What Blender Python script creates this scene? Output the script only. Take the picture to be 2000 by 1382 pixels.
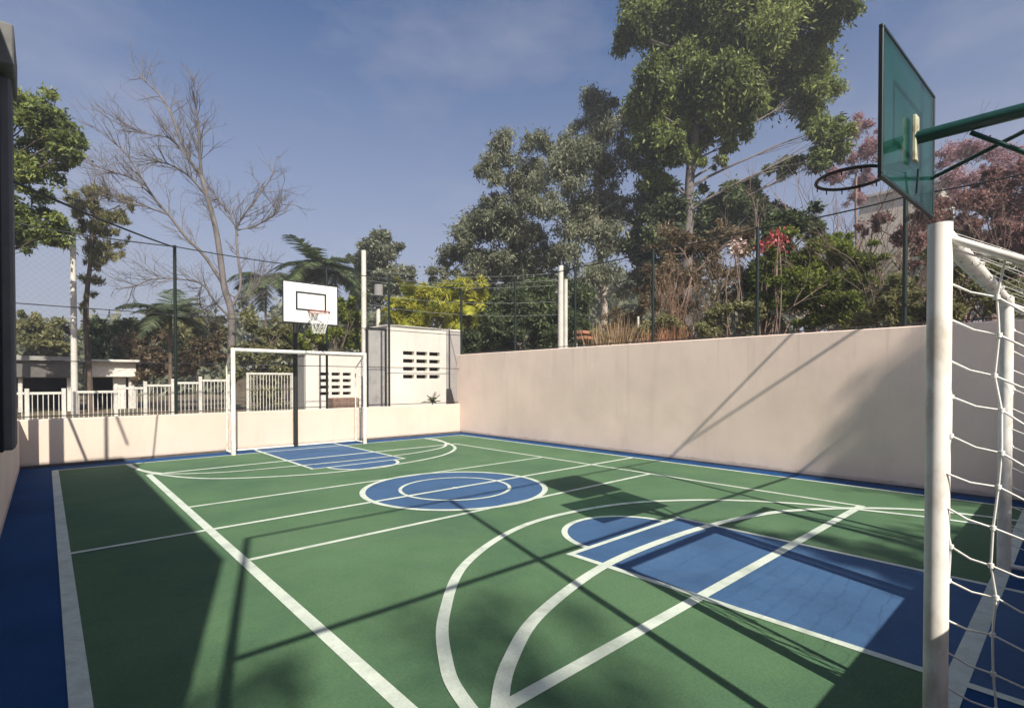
import bpy, math, random
import numpy as np
from mathutils import Vector, Matrix
for o in list(bpy.data.objects): bpy.data.objects.remove(o)
SC = bpy.context.scene
COL = SC.collection
R = math.radians

# ------------------------------------------------------------------ camera
CAM_H, YAW, PITCH, ROLL, F, PX, PY = 1.396, 0.735, -0.013, 0.001, 1008.5, 1000.0, 756.4
cam = bpy.data.cameras.new('camera'); camo = bpy.data.objects.new('camera', cam); COL.objects.link(camo)
cam.sensor_width = 36; cam.lens = 36*F/2000; cam.shift_y = (PY-691)/2000
cam.clip_start = .02; cam.clip_end = 3000
fw = Vector((math.cos(PITCH)*math.sin(YAW), math.cos(PITCH)*math.cos(YAW), math.sin(PITCH)))
rt = Vector((math.cos(YAW), -math.sin(YAW), 0)); up = rt.cross(fw)
m = Matrix((rt, up, -fw)).transposed().to_4x4(); m.translation = (0, 0, CAM_H)
camo.matrix_world = m
SC.camera = camo

# ------------------------------------------------------------------ world + sun
SUN = Vector((.307, 1.0, -1.03)).normalized()
elev = math.asin(-SUN.z); az = math.atan2(-SUN.x, -SUN.y)      # direction towards the sun, from +Y clockwise
w = bpy.data.worlds.new('World'); SC.world = w; w.use_nodes = True
nt = w.node_tree; N = nt.nodes; L = nt.links
bg = N['Background']
sky = N.new('ShaderNodeTexSky'); sky.sky_type = 'NISHITA'; sky.sun_disc = False
sky.sun_elevation = elev; sky.sun_rotation = az
sky.air_density = 1.0; sky.dust_density = 2.6; sky.ozone_density = 2.2; sky.altitude = 600
# thin high cloud: a little whiter where a stretched noise on the sky direction is high
tc = N.new('ShaderNodeTexCoord'); mp = N.new('ShaderNodeMapping'); mp.inputs['Scale'].default_value = (1.3, 1.3, 3.2)
mp.inputs['Location'].default_value = (3.1, 1.2, .4)
nz = N.new('ShaderNodeTexNoise'); nz.inputs['Scale'].default_value = 2.1; nz.inputs['Detail'].default_value = 6; nz.inputs['Roughness'].default_value = .58
cr = N.new('ShaderNodeValToRGB'); cr.color_ramp.elements[0].position = .48; cr.color_ramp.elements[1].position = .80
cr.color_ramp.elements[1].color = (.40, .40, .40, 1)
mx = N.new('ShaderNodeMix'); mx.data_type = 'RGBA'; mx.inputs['B'].default_value = (4.4, 4.35, 5.0, 1)
L.new(tc.outputs['Generated'], mp.inputs['Vector']); L.new(mp.outputs[0], nz.inputs['Vector'])
L.new(nz.outputs['Fac'], cr.inputs['Fac']); L.new(cr.outputs['Color'], mx.inputs['Factor'])
hs = N.new('ShaderNodeHueSaturation'); hs.inputs['Saturation'].default_value = 1.16; hs.inputs['Hue'].default_value = .504
L.new(sky.outputs['Color'], hs.inputs['Color']); L.new(hs.outputs['Color'], mx.inputs['A'])
sx = N.new('ShaderNodeSeparateXYZ'); L.new(tc.outputs['Generated'], sx.inputs[0])
hr = N.new('ShaderNodeMapRange'); hr.inputs['From Min'].default_value = .0; hr.inputs['From Max'].default_value = .55
hr.inputs['To Min'].default_value = .90; hr.inputs['To Max'].default_value = 0.0; L.new(sx.outputs['Z'], hr.inputs['Value'])
hz = N.new('ShaderNodeMix'); hz.data_type = 'RGBA'; hz.inputs['B'].default_value = (3.6, 3.5, 4.1, 1)      # haze low in the sky
L.new(hr.outputs[0], hz.inputs['Factor']); L.new(mx.outputs['Result'], hz.inputs['A'])
L.new(hz.outputs['Result'], bg.inputs['Color'])
bg.inputs['Strength'].default_value = .077
sl = bpy.data.lights.new('sun', 'SUN'); so = bpy.data.objects.new('sun', sl); COL.objects.link(so)
sl.energy = 4.6; sl.angle = R(.5); sl.color = (1.0, .93, .82)
so.rotation_euler = SUN.to_track_quat('-Z', 'Y').to_euler(); so.location = (-3, -8, 12)
SC.view_settings.view_transform = 'Standard'; SC.view_settings.look = 'None'
SC.view_settings.exposure = .70; SC.view_settings.gamma = 1; SC.view_settings.use_curve_mapping = False
SC.render.engine = 'CYCLES'
SC.cycles.max_bounces = 6; SC.cycles.transparent_max_bounces = 8

# ------------------------------------------------------------------ helpers
def at(u, v, d):
    """a point seen at photo pixel u,v (2000 wide), d metres ahead of the camera"""
    p = Vector((0, 0, CAM_H)) + (fw + rt*((u-PX)/F) - up*((v-PY)/F))*d
    return p
def ramp(nt, fac, stops):
    c = nt.nodes.new('ShaderNodeValToRGB'); e = c.color_ramp.elements
    while len(e) < len(stops): e.new(.5)
    for i, (p, col) in enumerate(stops): e[i].position = p; e[i].color = (*col, 1)
    nt.links.new(fac, c.inputs['Fac']); return c.outputs['Color']
def noise(nt, scale, detail=4, rough=.55, coord='Object', stretch=None, dist=0):
    t = nt.nodes.new('ShaderNodeTexCoord'); n = nt.nodes.new('ShaderNodeTexNoise')
    n.inputs['Scale'].default_value = scale; n.inputs['Detail'].default_value = detail; n.inputs['Roughness'].default_value = rough
    n.inputs['Distortion'].default_value = dist
    if stretch:
        mp = nt.nodes.new('ShaderNodeMapping'); mp.inputs['Scale'].default_value = stretch
        nt.links.new(t.outputs[coord], mp.inputs['Vector']); nt.links.new(mp.outputs[0], n.inputs['Vector'])
    else: nt.links.new(t.outputs[coord], n.inputs['Vector'])
    return n.outputs['Fac']
def mixc(nt, fac, a, b, mode='MIX'):
    m = nt.nodes.new('ShaderNodeMix'); m.data_type = 'RGBA'; m.blend_type = mode
    for s, x in (('Factor', fac), ('A', a), ('B', b)):
        if isinstance(x, (int, float)): m.inputs[s].default_value = x
        elif isinstance(x, tuple): m.inputs[s].default_value = (*x, 1)
        else: nt.links.new(x, m.inputs[s])
    return m.outputs['Result']
def mat(name, col, rough=.6, var=.12, scale=3, metal=0, bump=0, bscale=60, col2=None, spec=.5, stretch=None, fine=0.0, fscale=90):
    """principled paint with mottled colour"""
    M = bpy.data.materials.new(name); M.use_nodes = True; nt = M.node_tree; b = nt.nodes['Principled BSDF']
    c2 = col2 or tuple(c*(1-var*1.6) for c in col); c1 = tuple(min(1, c*(1+var*.6)) for c in col)
    f = noise(nt, scale, 6, .62, stretch=stretch)
    c = ramp(nt, f, [(.32, c2), (.52, col), (.70, c1)])
    if fine:
        g = noise(nt, fscale, 3, .7)
        k = ramp(nt, g, [(.3, (1-fine,)*3), (.7, (1+fine*.5,)*3)])
        c = mixc(nt, 1.0, c, k, 'MULTIPLY')
    nt.links.new(c, b.inputs['Base Color'])
    rr = nt.nodes.new('ShaderNodeMapRange'); nt.links.new(f, rr.inputs['Value'])
    rr.inputs['To Min'].default_value = min(1, rough+.08); rr.inputs['To Max'].default_value = max(.05, rough-.08)
    nt.links.new(rr.outputs[0], b.inputs['Roughness'])
    b.inputs['Metallic'].default_value = metal; b.inputs['Specular IOR Level'].default_value = spec
    if bump:
        h = noise(nt, bscale, 4, .6); bp = nt.nodes.new('ShaderNodeBump'); bp.inputs['Strength'].default_value = bump
        bp.inputs['Distance'].default_value = .01
        nt.links.new(h, bp.inputs['Height']); nt.links.new(bp.outputs[0], b.inputs['Normal'])
    return M
def worn(M, amt, scale=.7, dust=(.30, .29, .25)):
    """dusty scuffs and rubbed patches over a paint"""
    nt = M.node_tree; b = nt.nodes['Principled BSDF']; src = b.inputs['Base Color'].links[0].from_socket
    a = noise(nt, scale, 8, .72, dist=1.2); k = ramp(nt, a, [(.50, (0, 0, 0)), (.78, (amt, amt, amt))])
    c = mixc(nt, k, src, dust)
    a2 = noise(nt, 7, 8, .75, stretch=(1, .35, 1), dist=2.0); k2 = ramp(nt, a2, [(.60, (0, 0, 0)), (.72, (amt*.9,)*3)])
    c = mixc(nt, k2, c, dust)
    a3 = noise(nt, 26, 4, .8, dist=.5); k3 = ramp(nt, a3, [(.22, (.55, .55, .55)), (.34, (1, 1, 1))])
    c = mixc(nt, amt, c, mixc(nt, 1.0, c, k3, 'MULTIPLY')); nt.links.new(c, b.inputs['Base Color'])
    return M
def leafmat(name, cols, scale=.9, trans=.42, rough=.55):
    M = bpy.data.materials.new(name); M.use_nodes = True; nt = M.node_tree; b = nt.nodes['Principled BSDF']
    g = nt.nodes.new('ShaderNodeNewGeometry')
    f = noise(nt, scale, 3, .6)
    mth = nt.nodes.new('ShaderNodeMath'); mth.operation = 'MULTIPLY_ADD'; mth.inputs[1].default_value = .5; mth.inputs[2].default_value = -.25
    nt.links.new(g.outputs['Random Per Island'], mth.inputs[0])
    ad = nt.nodes.new('ShaderNodeMath'); nt.links.new(f, ad.inputs[0]); nt.links.new(mth.outputs[0], ad.inputs[1])
    n = len(cols); c = ramp(nt, ad.outputs[0], [(.28+.44*i/(n-1), cols[i]) for i in range(n)])
    nt.links.new(c, b.inputs['Base Color']); b.inputs['Roughness'].default_value = rough; b.inputs['Specular IOR Level'].default_value = .3
    tr = nt.nodes.new('ShaderNodeBsdfTranslucent'); nt.links.new(c, tr.inputs['Color'])
    ms = nt.nodes.new('ShaderNodeMixShader'); ms.inputs[0].default_value = trans
    nt.links.new(b.outputs[0], ms.inputs[1]); nt.links.new(tr.outputs[0], ms.inputs[2])
    nt.links.new(ms.outputs[0], nt.nodes['Material Output'].inputs['Surface'])
    return M

class MB:
    """collects shapes into ONE mesh object"""
    def __init__(s): s.v = []; s.f = []; s.sm = []
    def add(s, vs, fs, smooth=False):
        k = len(s.v); s.v += [tuple(v) for v in vs]; s.f += [tuple(i+k for i in f) for f in fs]; s.sm += [smooth]*len(fs)
        return s
    def box(s, x0, y0, z0, x1, y1, z1, bev=0):
        if bev <= 0:
            vs = [(x, y, z) for z in (z0, z1) for y in (y0, y1) for x in (x0, x1)]
            return s.add(vs, [(0,2,3,1), (4,5,7,6), (0,1,5,4), (2,6,7,3), (0,4,6,2), (1,3,7,5)])
        b = min(bev, .49*abs(x1-x0), .49*abs(y1-y0), .49*abs(z1-z0))
        xs = ((x0, 1), (x1, -1)); ys = ((y0, 1), (y1, -1)); zs = ((z0, 1), (z1, -1))
        vs = []; idx = {}
        for i, (x, sx) in enumerate(xs):
            for j, (y, sy) in enumerate(ys):
                for k, (z, sz) in enumerate(zs):
                    for a in range(3):
                        p = [x+sx*b, y+sy*b, z+sz*b]; p[a] = (x, y, z)[a]
                        idx[i, j, k, a] = len(vs); vs.append(tuple(p))
        fs = []
        q = [(0,0), (1,0), (1,1), (0,1)]
        for i in (0, 1):
            f = [idx[i, a, c, 0] for a, c in q]; fs.append(f if i else f[::-1])
            f = [idx[a, i, c, 1] for a, c in q]; fs.append(f[::-1] if i else f)
            f = [idx[a, c, i, 2] for a, c in q]; fs.append(f if i else f[::-1])
        for i in (0, 1):
            for j in (0, 1):
                f = [idx[i,j,0,0], idx[i,j,1,0], idx[i,j,1,1], idx[i,j,0,1]]; fs.append(f if i == j else f[::-1])
                f = [idx[i,0,j,0], idx[i,1,j,0], idx[i,1,j,2], idx[i,0,j,2]]; fs.append(f[::-1] if i == j else f)
                f = [idx[0,i,j,1], idx[1,i,j,1], idx[1,i,j,2], idx[0,i,j,2]]; fs.append(f if i == j else f[::-1])
                for k in (0, 1):
                    f = [idx[i,j,k,0], idx[i,j,k,1], idx[i,j,k,2]]; fs.append(f if (i+j+k) % 2 else f[::-1])
        return s.add(vs, fs)
    def tube(s, pts, r, n=8, cap=True, smooth=True):
        pts = [Vector(p) for p in pts]; m = len(pts)
        rs = r if isinstance(r, (list, tuple)) else [r]*m
        vs = []; t0 = (pts[1]-pts[0]).normalized()
        a = Vector((0, 0, 1)) if abs(t0.z) < .9 else Vector((1, 0, 0)); nrm = t0.cross(a).normalized()
        for i in range(m):
            t = (pts[min(i+1, m-1)]-pts[max(i-1, 0)]).normalized()
            nrm = (nrm - t*nrm.dot(t)).normalized(); bn = t.cross(nrm)
            for k in range(n):
                an = 2*math.pi*k/n; vs.append(pts[i] + (nrm*math.cos(an)+bn*math.sin(an))*rs[i])
        fs = [(i*n+k, i*n+(k+1) % n, (i+1)*n+(k+1) % n, (i+1)*n+k) for i in range(m-1) for k in range(n)]
        s.add(vs, fs, smooth)
        if cap:
            s.add(vs[:n], [tuple(range(n))[::-1]]); s.add(vs[-n:], [tuple(range(n))])
        return s
    def ring(s, c, R_, r, ax=(0, 0, 1), n=28, k=8):
        c = Vector(c); ax = Vector(ax).normalized(); a = ax.orthogonal().normalized(); b = ax.cross(a)
        pts = [c+(a*math.cos(t)+b*math.sin(t))*R_ for t in [2*math.pi*i/n for i in range(n+1)]]
        return s.tube(pts, r, k, False)
    def flat(s, outline, z, y=None):
        return s.add([(x, y, z) for x, y in outline], [tuple(range(len(outline)))])
    def band(s, pts, wdt, z, closed=False):
        """flat stripe of width wdt along an xy polyline"""
        n = len(pts); vs = []
        for i in range(n):
            a = pts[(i-1) % n] if closed or i else pts[0]; b = pts[(i+1) % n] if closed or i < n-1 else pts[-1]
            t = Vector((b[0]-a[0], b[1]-a[1])).normalized(); nn = Vector((-t.y, t.x))*wdt/2
            vs += [(pts[i][0]+nn.x, pts[i][1]+nn.y, z), (pts[i][0]-nn.x, pts[i][1]-nn.y, z)]
        m_ = n if closed else n-1
        return s.add(vs, [(2*i, 2*i+1, (2*((i+1) % n))+1, 2*((i+1) % n)) for i in range(m_)])
    def build(s, name, m, parent=None, xf=None):
        me = bpy.data.meshes.new(name); me.from_pydata(s.v, [], s.f); me.polygons.foreach_set('use_smooth', s.sm)
        me.update(); me.materials.append(m); o = bpy.data.objects.new(name, me); COL.objects.link(o)
        if parent: o.parent = parent; o.matrix_parent_inverse = Matrix.Translation(-Vector(parent.location))
        return o
def tag(o, label=None, cat=None, group=None, kind=None):
    if label: o['label'] = label
    if cat: o['category'] = cat
    if group: o['group'] = group
    if kind: o['kind'] = kind
    return o
def thing(name, loc, label, cat, group=None):
    o = bpy.data.objects.new(name, None); COL.objects.link(o); o.location = loc; o.empty_display_size = .2
    return tag(o, label, cat, group)
def spline(pts, k=8):
    out = []; n = len(pts)
    for i in range(n-1):
        p0 = pts[max(i-1, 0)]; p1 = pts[i]; p2 = pts[i+1]; p3 = pts[min(i+2, n-1)]
        for j in range(k):
            t = j/k
            out.append(tuple(.5*((2*b)+(-a+c)*t+(2*a-5*b+4*c-d)*t*t+(-a+3*b-3*c+d)*t**3) for a, b, c, d in zip(p0, p1, p2, p3)))
    out.append(tuple(pts[-1])); return out

# ------------------------------------------------------------------ materials
def wall_mat(name, col, dirt=(.30, .26, .22)):
    M = bpy.data.materials.new(name); M.use_nodes = True; nt = M.node_tree; b = nt.nodes['Principled BSDF']
    f = noise(nt, .55, 5, .6); c = ramp(nt, f, [(.3, tuple(x*.86 for x in col)), (.55, col), (.75, tuple(min(1, x*1.06) for x in col))])
    s = noise(nt, 1.1, 6, .65, stretch=(2.2, 2.2, .35)); sm = ramp(nt, s, [(.52, (0, 0, 0)), (.78, (.30, .30, .30))])
    c = mixc(nt, sm, c, tuple(x*.62 for x in col))
    t = nt.nodes.new('ShaderNodeTexCoord'); sp = nt.nodes.new('ShaderNodeSeparateXYZ'); nt.links.new(t.outputs['Object'], sp.inputs[0])
    n2 = noise(nt, 5, 5, .7); ma = nt.nodes.new('ShaderNodeMath'); ma.operation = 'MULTIPLY_ADD'; ma.inputs[1].default_value = -.10
    nt.links.new(n2, ma.inputs[0]); nt.links.new(sp.outputs['Z'], ma.inputs[2])
    sl_ = ramp(nt, ma.outputs[0], [(0.0, (.55, .55, .55)), (.04, (0, 0, 0))])      # splash dirt along the foot of the wall
    c = mixc(nt, sl_, c, dirt)
    s2 = noise(nt, 3.2, 5, .7, stretch=(2.6, 2.6, .12)); k2 = ramp(nt, s2, [(.55, (0, 0, 0)), (.74, (.62, .62, .62))])
    zr = nt.nodes.new('ShaderNodeMapRange'); zr.inputs['From Min'].default_value = .6; zr.inputs['From Max'].default_value = 2.1; nt.links.new(sp.outputs['Z'], zr.inputs['Value'])
    c = mixc(nt, mixc(nt, 1.0, k2, zr.outputs[0], 'MULTIPLY'), c, tuple(x*.66 for x in col))   # rain streaks below the coping
    nt.links.new(c, b.inputs['Base Color']); b.inputs['Roughness'].default_value = .85; b.inputs['Specular IOR Level'].default_value = .25
    h = noise(nt, 120, 3, .6); h2 = noise(nt, 2.5, 3, .5); ad = nt.nodes.new('ShaderNodeMath'); ad.operation = 'MULTIPLY_ADD'
    ad.inputs[1].default_value = 3.0; nt.links.new(h2, ad.inputs[0]); nt.links.new(h, ad.inputs[2])
    bp = nt.nodes.new('ShaderNodeBump'); bp.inputs['Strength'].default_value = .35; bp.inputs['Distance'].default_value = .006
    nt.links.new(ad.outputs[0], bp.inputs['Height']); nt.links.new(bp.outputs[0], b.inputs['Normal'])
    return M
M_wall = wall_mat('beige_plaster', (.88, .705, .59))
M_wall2 = wall_mat('cream_plaster', (.67, .56, .465))
M_white_wall = wall_mat('white_plaster', (.72, .67, .60))
M_grey_wall = wall_mat('grey_concrete', (.33, .31, .29))
M_green = mat('green_acrylic', (.083, .158, .080), .8, .22, .8, col2=(.062, .128, .072), bump=.25, bscale=140, fine=.24, spec=.14)
M_blue = mat('blue_acrylic', (.008, .056, .165), .8, .14, 1.1, bump=.25, bscale=140, fine=.12, spec=.12)
M_key = mat('key_blue_acrylic', (.050, .108, .212), .8, .12, 1.3, bump=.25, bscale=140, fine=.12, spec=.12)
M_line = mat('line_paint', (.56, .62, .53), .6, .08, 4, fine=.12, fscale=60, col2=(.42, .48, .41))
M_goal = mat('white_steel_paint', (.84, .81, .74), .38, .07, 9, col2=(.60, .55, .46), stretch=(1, 1, .5))
M_rope = mat('white_rope', (.78, .77, .72), .8, .08, 30)
M_dark = mat('dark_green_steel', (.007, .016, .012), .42, .15, 8)
M_black = mat('black_steel', (.018, .018, .017), .45, .15, 8)
M_cable = mat('black_cable', (.02, .02, .022), .6, .1, 8)
M_net = mat('fence_wire', (.035, .045, .04), .6, .1, 10)
M_teal = mat('green_gloss_paint', (.008, .060, .042), .05, .16, 2.5, spec=.9)
def glassy(M, tint, fac):
    nt = M.node_tree; tr = nt.nodes.new('ShaderNodeBsdfTransparent'); tr.inputs['Color'].default_value = (*tint, 1)
    ms = nt.nodes.new('ShaderNodeMixShader'); ms.inputs[0].default_value = fac; nt.links.new(nt.nodes['Principled BSDF'].outputs[0], ms.inputs[1])
    nt.links.new(tr.outputs[0], ms.inputs[2]); nt.links.new(ms.outputs[0], nt.nodes['Material Output'].inputs['Surface'])
glassy(M_teal, (.42, .74, .62), .42)
M_tealpipe = mat('green_pipe_paint', (.005, .040, .030), .3, .16, 7)
M_board = mat('white_board', (.82, .82, .78), .4, .04, 3)
M_ring = mat('faded_red_ring', (.42, .12, .09), .5, .15, 20)
M_darkring = mat('dark_ring', (.06, .022, .022), .5, .15, 20)
M_bark = mat('grey_bark', (.15, .132, .125), .9, .3, 6, bump=.6, bscale=25, stretch=(1, 1, .3))
M_bark2 = mat('brown_bark', (.13, .095, .07), .9, .3, 6, bump=.6, bscale=25, stretch=(1, 1, .3))
M_palebark = mat('pale_bark', (.36, .31, .26), .85, .25, 3, stretch=(1, 1, .3))
M_twig = mat('dry_twig', (.24, .165, .13), .9, .3, 3)
M_concrete = mat('pole_concrete', (.60, .57, .51), .8, .12, 4, bump=.2)
M_conc2 = mat('weathered_concrete', (.30, .29, .27), .85, .2, 1.2, bump=.2)
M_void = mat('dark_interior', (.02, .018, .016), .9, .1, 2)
M_picket = mat('white_fence_paint', (.62, .60, .54), .5, .12, 5)
M_earth = mat('earth', (.12, .085, .05), .95, .3, .6, col2=(.055, .075, .03), bump=.4, bscale=12)
M_screen = mat('black_shade_cloth', (.010, .012, .012), .9, .15, 2)

worn(M_green, .20, dust=(.20, .25, .17)); worn(M_blue, .12, dust=(.08, .14, .22)); worn(M_key, .20, dust=(.16, .24, .34)); worn(M_line, .55, 3.0, (.24, .30, .22)); worn(M_goal, .26, 3.5, (.34, .27, .19)); worn(M_picket, .4, 2.0, (.25, .22, .17))
# ------------------------------------------------------------------ court dimensions (m)
XL, XA, XB, XC, XD, XW = -.31, .102, 1.129, 6.727, 7.917, 8.277
YN_, YB, YE1, YA1, YH, YA2, YE2, YB2, YF = -.30, .383, 1.645, 4.347, 5.467, 6.609, 9.29, 10.72, 11.227
CX = 3.95
# the court: blue slab > green field, keys, centre disc, painted lines
cf = MB().box(XL-.3, YN_-.3, -.2, XW+.3, YF+.3, 0).build('court_floor', M_blue); tag(cf, kind='structure')
MB().flat([(XA, YB), (XD, YB), (XD, YB2+.02), (XA, YB2+.02)], .003).build('green_field', M_green, cf)
def circ(cx, cy, r, a0=0, a1=360, n=64): return [(cx+r*math.cos(R(a0+(a1-a0)*i/n)), cy+r*math.sin(R(a0+(a1-a0)*i/n))) for i in range(n+1)]
KX0, KX1, YK1 = 3.125, 4.769, 2.757; YK2 = 2*YH-YK1-.02
RS = .60
near = [(KX0, YN_), (KX1, YN_), (KX1, YK1)] + circ(CX, YK1, RS, 0, 180, 32) + [(KX0, YK1)]
MB().flat(near, .006).build('free_throw_lane', M_key, cf)
far = [(KX1, YF), (KX0, YF), (KX0, YK2)] + circ(CX, YK2, RS, 180, 360, 32) + [(KX1, YK2)]
MB().flat(far, .006).build('free_throw_lane', M_key, cf)
MB().flat(circ(CX, YH, 1.165)[:-1], .006).build('centre_disc', M_key, cf)
LW = .062
def line(pts, wd, z, name='painted_line', closed=False): return MB().band(pts, wd, z, closed).build(name, M_line, cf)
line([(XA, YB2), (XA, 1.0), (XA, YB-.03)], .08, .012, 'side_line'); line([(XD, YB2), (XD, YB)], .06, .012, 'side_line')
line([(XB, YE2), (XB, YE1)], .075, .012, 'side_line'); line([(XC, YE2), (XC, YE1)], .055, .012, 'side_line')
line([(XA, YB2), (XD, YB2)], .05, .009, 'base_line'); line([(XA-.03, YB), (XD+.03, YB)], .085, .009, 'base_line')
line([(XA, YH), (XD, YH)], .06, .015, 'halfway_line')
for y in (YA1, YA2): line([(XB, y), (XC, y)], .055, .009, 'attack_line')
for y in (YE1, YE2): line([(XB-.02, y), (XC+.02, y)], .075, .015, 'end_line')
line(circ(CX, YH, 1.165)[:-1], .07, .018, 'centre_circle', True); line(circ(CX, YH, .705)[:-1], .045, .018, 'centre_circle', True)
for y0, y1 in ((YN_, YK1), (YF, YK2)):
    line([(KX0, y0), (KX0, y1)], .055, .012, 'lane_line'); line([(KX1, y0), (KX1, y1)], .05, .012, 'lane_line')
    line([(KX0-.03, y1), (KX1+.03, y1)], .05, .009, 'free_throw_line')
line(circ(CX, YK1, RS, 0, 180, 32), .055, .0145, 'free_throw_arc'); line(circ(CX, YK2, RS, 180, 360, 32), .055, .0145, 'free_throw_arc')
three = spline([(1.24, YB), (1.24, 1.2), (1.34, 1.80), (1.47, 2.12), (1.76, 2.55), (2.35, 3.13), (3.23, 3.55), (4.05, 3.63), (5.0, 3.42), (5.80, 2.86), (6.30, 2.18), (6.55, 1.5), (6.70, .9), (6.72, YB)])
line(three, .07, .018, 'three_point_arc')
three2 = spline([(1.02, YB2), (1.08, 9.9), (1.25, 9.2), (1.55, 8.55), (1.98, 8.12), (2.72, 7.76), (3.4, 7.62), (4.4, 7.67), (5.2, 7.88), (5.75, 8.18), (6.2, 8.6), (6.5, 9.1), (6.72, 9.8), (6.8, YB2)])
line(three2, .065, .018, 'three_point_arc')
area = spline([(.86, YB), (.98, .95), (1.20, 1.36), (1.43, 1.66), (1.72, 1.91), (2.2, 2.17), (3.1, 2.40), (4.04, 2.44), (4.9, 2.37), (5.72, 2.17), (6.25, 1.88), (6.72, 1.50), (7.02, 1.1), (7.13, .7), (7.16, YB)])
line(area, .08, .021, 'goal_area_arc')
area2 = spline([(1.0, YB2), (1.08, 9.9), (1.25, 9.35), (1.52, 9.02), (2.1, 8.73), (2.92, 8.62), (4.09, 8.54), (5.16, 8.61), (6.07, 8.91), (6.6, 9.5), (6.86, 10.2), (6.9, YB2)])
line(area2, .06, .021, 'goal_area_arc')
MB().flat(circ(CX, YH, .045, n=16)[:-1], .018).build('centre_spot', M_line, cf)

for c_ in cf.children: c_.scale.z = .38      # paint films a few millimetres proud of each other
# ------------------------------------------------------------------ terrain
def smooth(t): t = max(0, min(1, t)); return t*t*(3-2*t)
def terrain(x, y):
    inside = (XL-.5 < x < XW+.5) and (YN_-.5 < y < YF+.5)
    if inside: return -.45
    start = 8.55 if y < 11.4 else 10.2
    h = 1.85*smooth((x-start)/.45) + .9*smooth((x-start-1)/9)
    if y > 11.6: h = max(h, .35*smooth((y-11.6)/.3))
    return h - .02 + .05*math.sin(x*1.3+y*.7)*math.cos(y*1.1)
xs = sorted(set([-900, -400, -150, -60, -30, -15, -8, -4, -2, -.9, -.82] + list(np.round(np.arange(-.8, 12, .25), 3)) + [13, 14, 16, 18, 22, 26, 32, 45, 80, 200, 500, 1200]))
ys = sorted(set([-600, -200, -60, -25, -12, -6, -3, -1.5] + list(np.round(np.arange(-1, 12.6, .25), 3)) + [13.5, 15, 17, 20, 24, 30, 40, 60, 120, 300, 700, 1500]))
V = [(x, y, terrain(x, y)) for y in ys for x in xs]; nx = len(xs)
tm = MB().add(V, [(j*nx+i, j*nx+i+1, (j+1)*nx+i+1, (j+1)*nx+i) for j in range(len(ys)-1) for i in range(nx-1)], True).build('ground', M_earth)
tag(tm, kind='structure')

# ------------------------------------------------------------------ court walls
HR, HF_ = 2.10, .775
o = MB().box(XW, YN_-.2, -.1, XW+.18, YF+.165, HR, .012).build('retaining_wall', M_wall)
tag(o, 'long tall beige plastered wall along the right side of the court', 'wall')
o = MB().box(XL-.16, YF, -.1, XW-.003, YF+.16, HF_, .012).build('low_wall', M_wall2)
tag(o, 'low cream wall behind the far goal at the end of the court', 'wall')
o = MB().box(XL-.16, YN_, -.1, XL, YF-.003, HF_+.02, .012).build('low_wall', M_wall)
tag(o, 'low shaded wall along the left edge of the court', 'wall')
o = MB().box(XL-.16, YN_-.16, -.1, XW-.003, YN_-.003, HF_+.33, .012).build('low_wall', M_wall)
tag(o, 'low wall closing the near end of the court behind the near goal', 'wall')

M_skirt = mat('skirting_stain', (.10, .085, .075), .85, .3, 5)
sk = MB().box(XL, YF-.012, -.02, XW-.012, YF-.001, .045).build('skirting', M_skirt, bpy.data.objects['low_wall'])
sk = MB().box(XW-.010, YN_, -.02, XW-.001, YF-.013, .03).build('skirting', mat('skirting_blue', (.06, .075, .12), .85, .3, 5), bpy.data.objects['retaining_wall'])
# ------------------------------------------------------------------ fences
def mesh_panel(p0, p1, z0, z1, step=.10, r=.0006):
    """diamond wire netting between two points (xy) as thin strands"""
    b = MB(); p0 = Vector((*p0, 0)); p1 = Vector((*p1, 0)); Ln = (p1-p0).length; d = (p1-p0)/Ln; H = z1-z0
    s = -H
    while s < Ln:
        for sg in (0, 1):
            a0, a1 = (s, s+H)
            t0 = max(0, a0); t1 = min(Ln, a1)
            if t1-t0 < .01: continue
            h0, h1 = t0-a0, t1-a0
            if sg: h0, h1 = H-h0, H-h1
            q0 = p0+d*t0; q1 = p0+d*t1
            b.tube([(q0.x, q0.y, z0+h0), (q1.x, q1.y, z0+h1)], r, 3, False)
        s += step
    return b
def catenary(a, b, sag, n=12):
    a = Vector(a); b = Vector(b)
    return [a.lerp(b, i/n) - Vector((0, 0, sag*4*(i/n)*(1-i/n))) for i in range(n+1)]
def fence(name, pts, z0, posts, top, rails, label, r=.028, net=True, mt=M_dark, sag=.03):
    t = thing(name, (*pts[0], z0), label, 'fence')
    d0 = Vector(pts[0]); d1 = Vector(pts[1])
    for s in posts:
        p = d0.lerp(d1, s); MB().tube([(p.x, p.y, z0-.05), (p.x, p.y, top)], r, 8).build('post', mt, t)
    st = sorted(posts)
    c = MB()
    for a, b in zip(st[:-1], st[1:]):
        pa = d0.lerp(d1, a); pb = d0.lerp(d1, b); c.tube(catenary((*pa, top-.02), (*pb, top-.02), sag), .011, 6, False)
    c.build('top_cable', M_cable, t)
    for z in rails:
        MB().tube([(*d0, z), (*d1, z)], .008, 5).build('rail', M_cable, t)
    if net: mesh_panel(d0, d1, z0+.02, top-.04).build('wire_netting', M_net, t)
    return t
LF = XW-XL
fx = lambda x: (x-(XL-.06))/(XW+.09-(XL-.06))
fence('net_fence', [(XL-.06, YF+.08), (XW+.09, YF+.08)], HF_, [0, fx(1.8), fx(4.66), fx(6.2), 1], 3.9, [HF_+.045, 2.62, 1.72],
      'tall dark wire net fence standing on the low wall behind the far goal')
fy = lambda y: (y-YN_)/(YF+.08-YN_)
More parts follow.
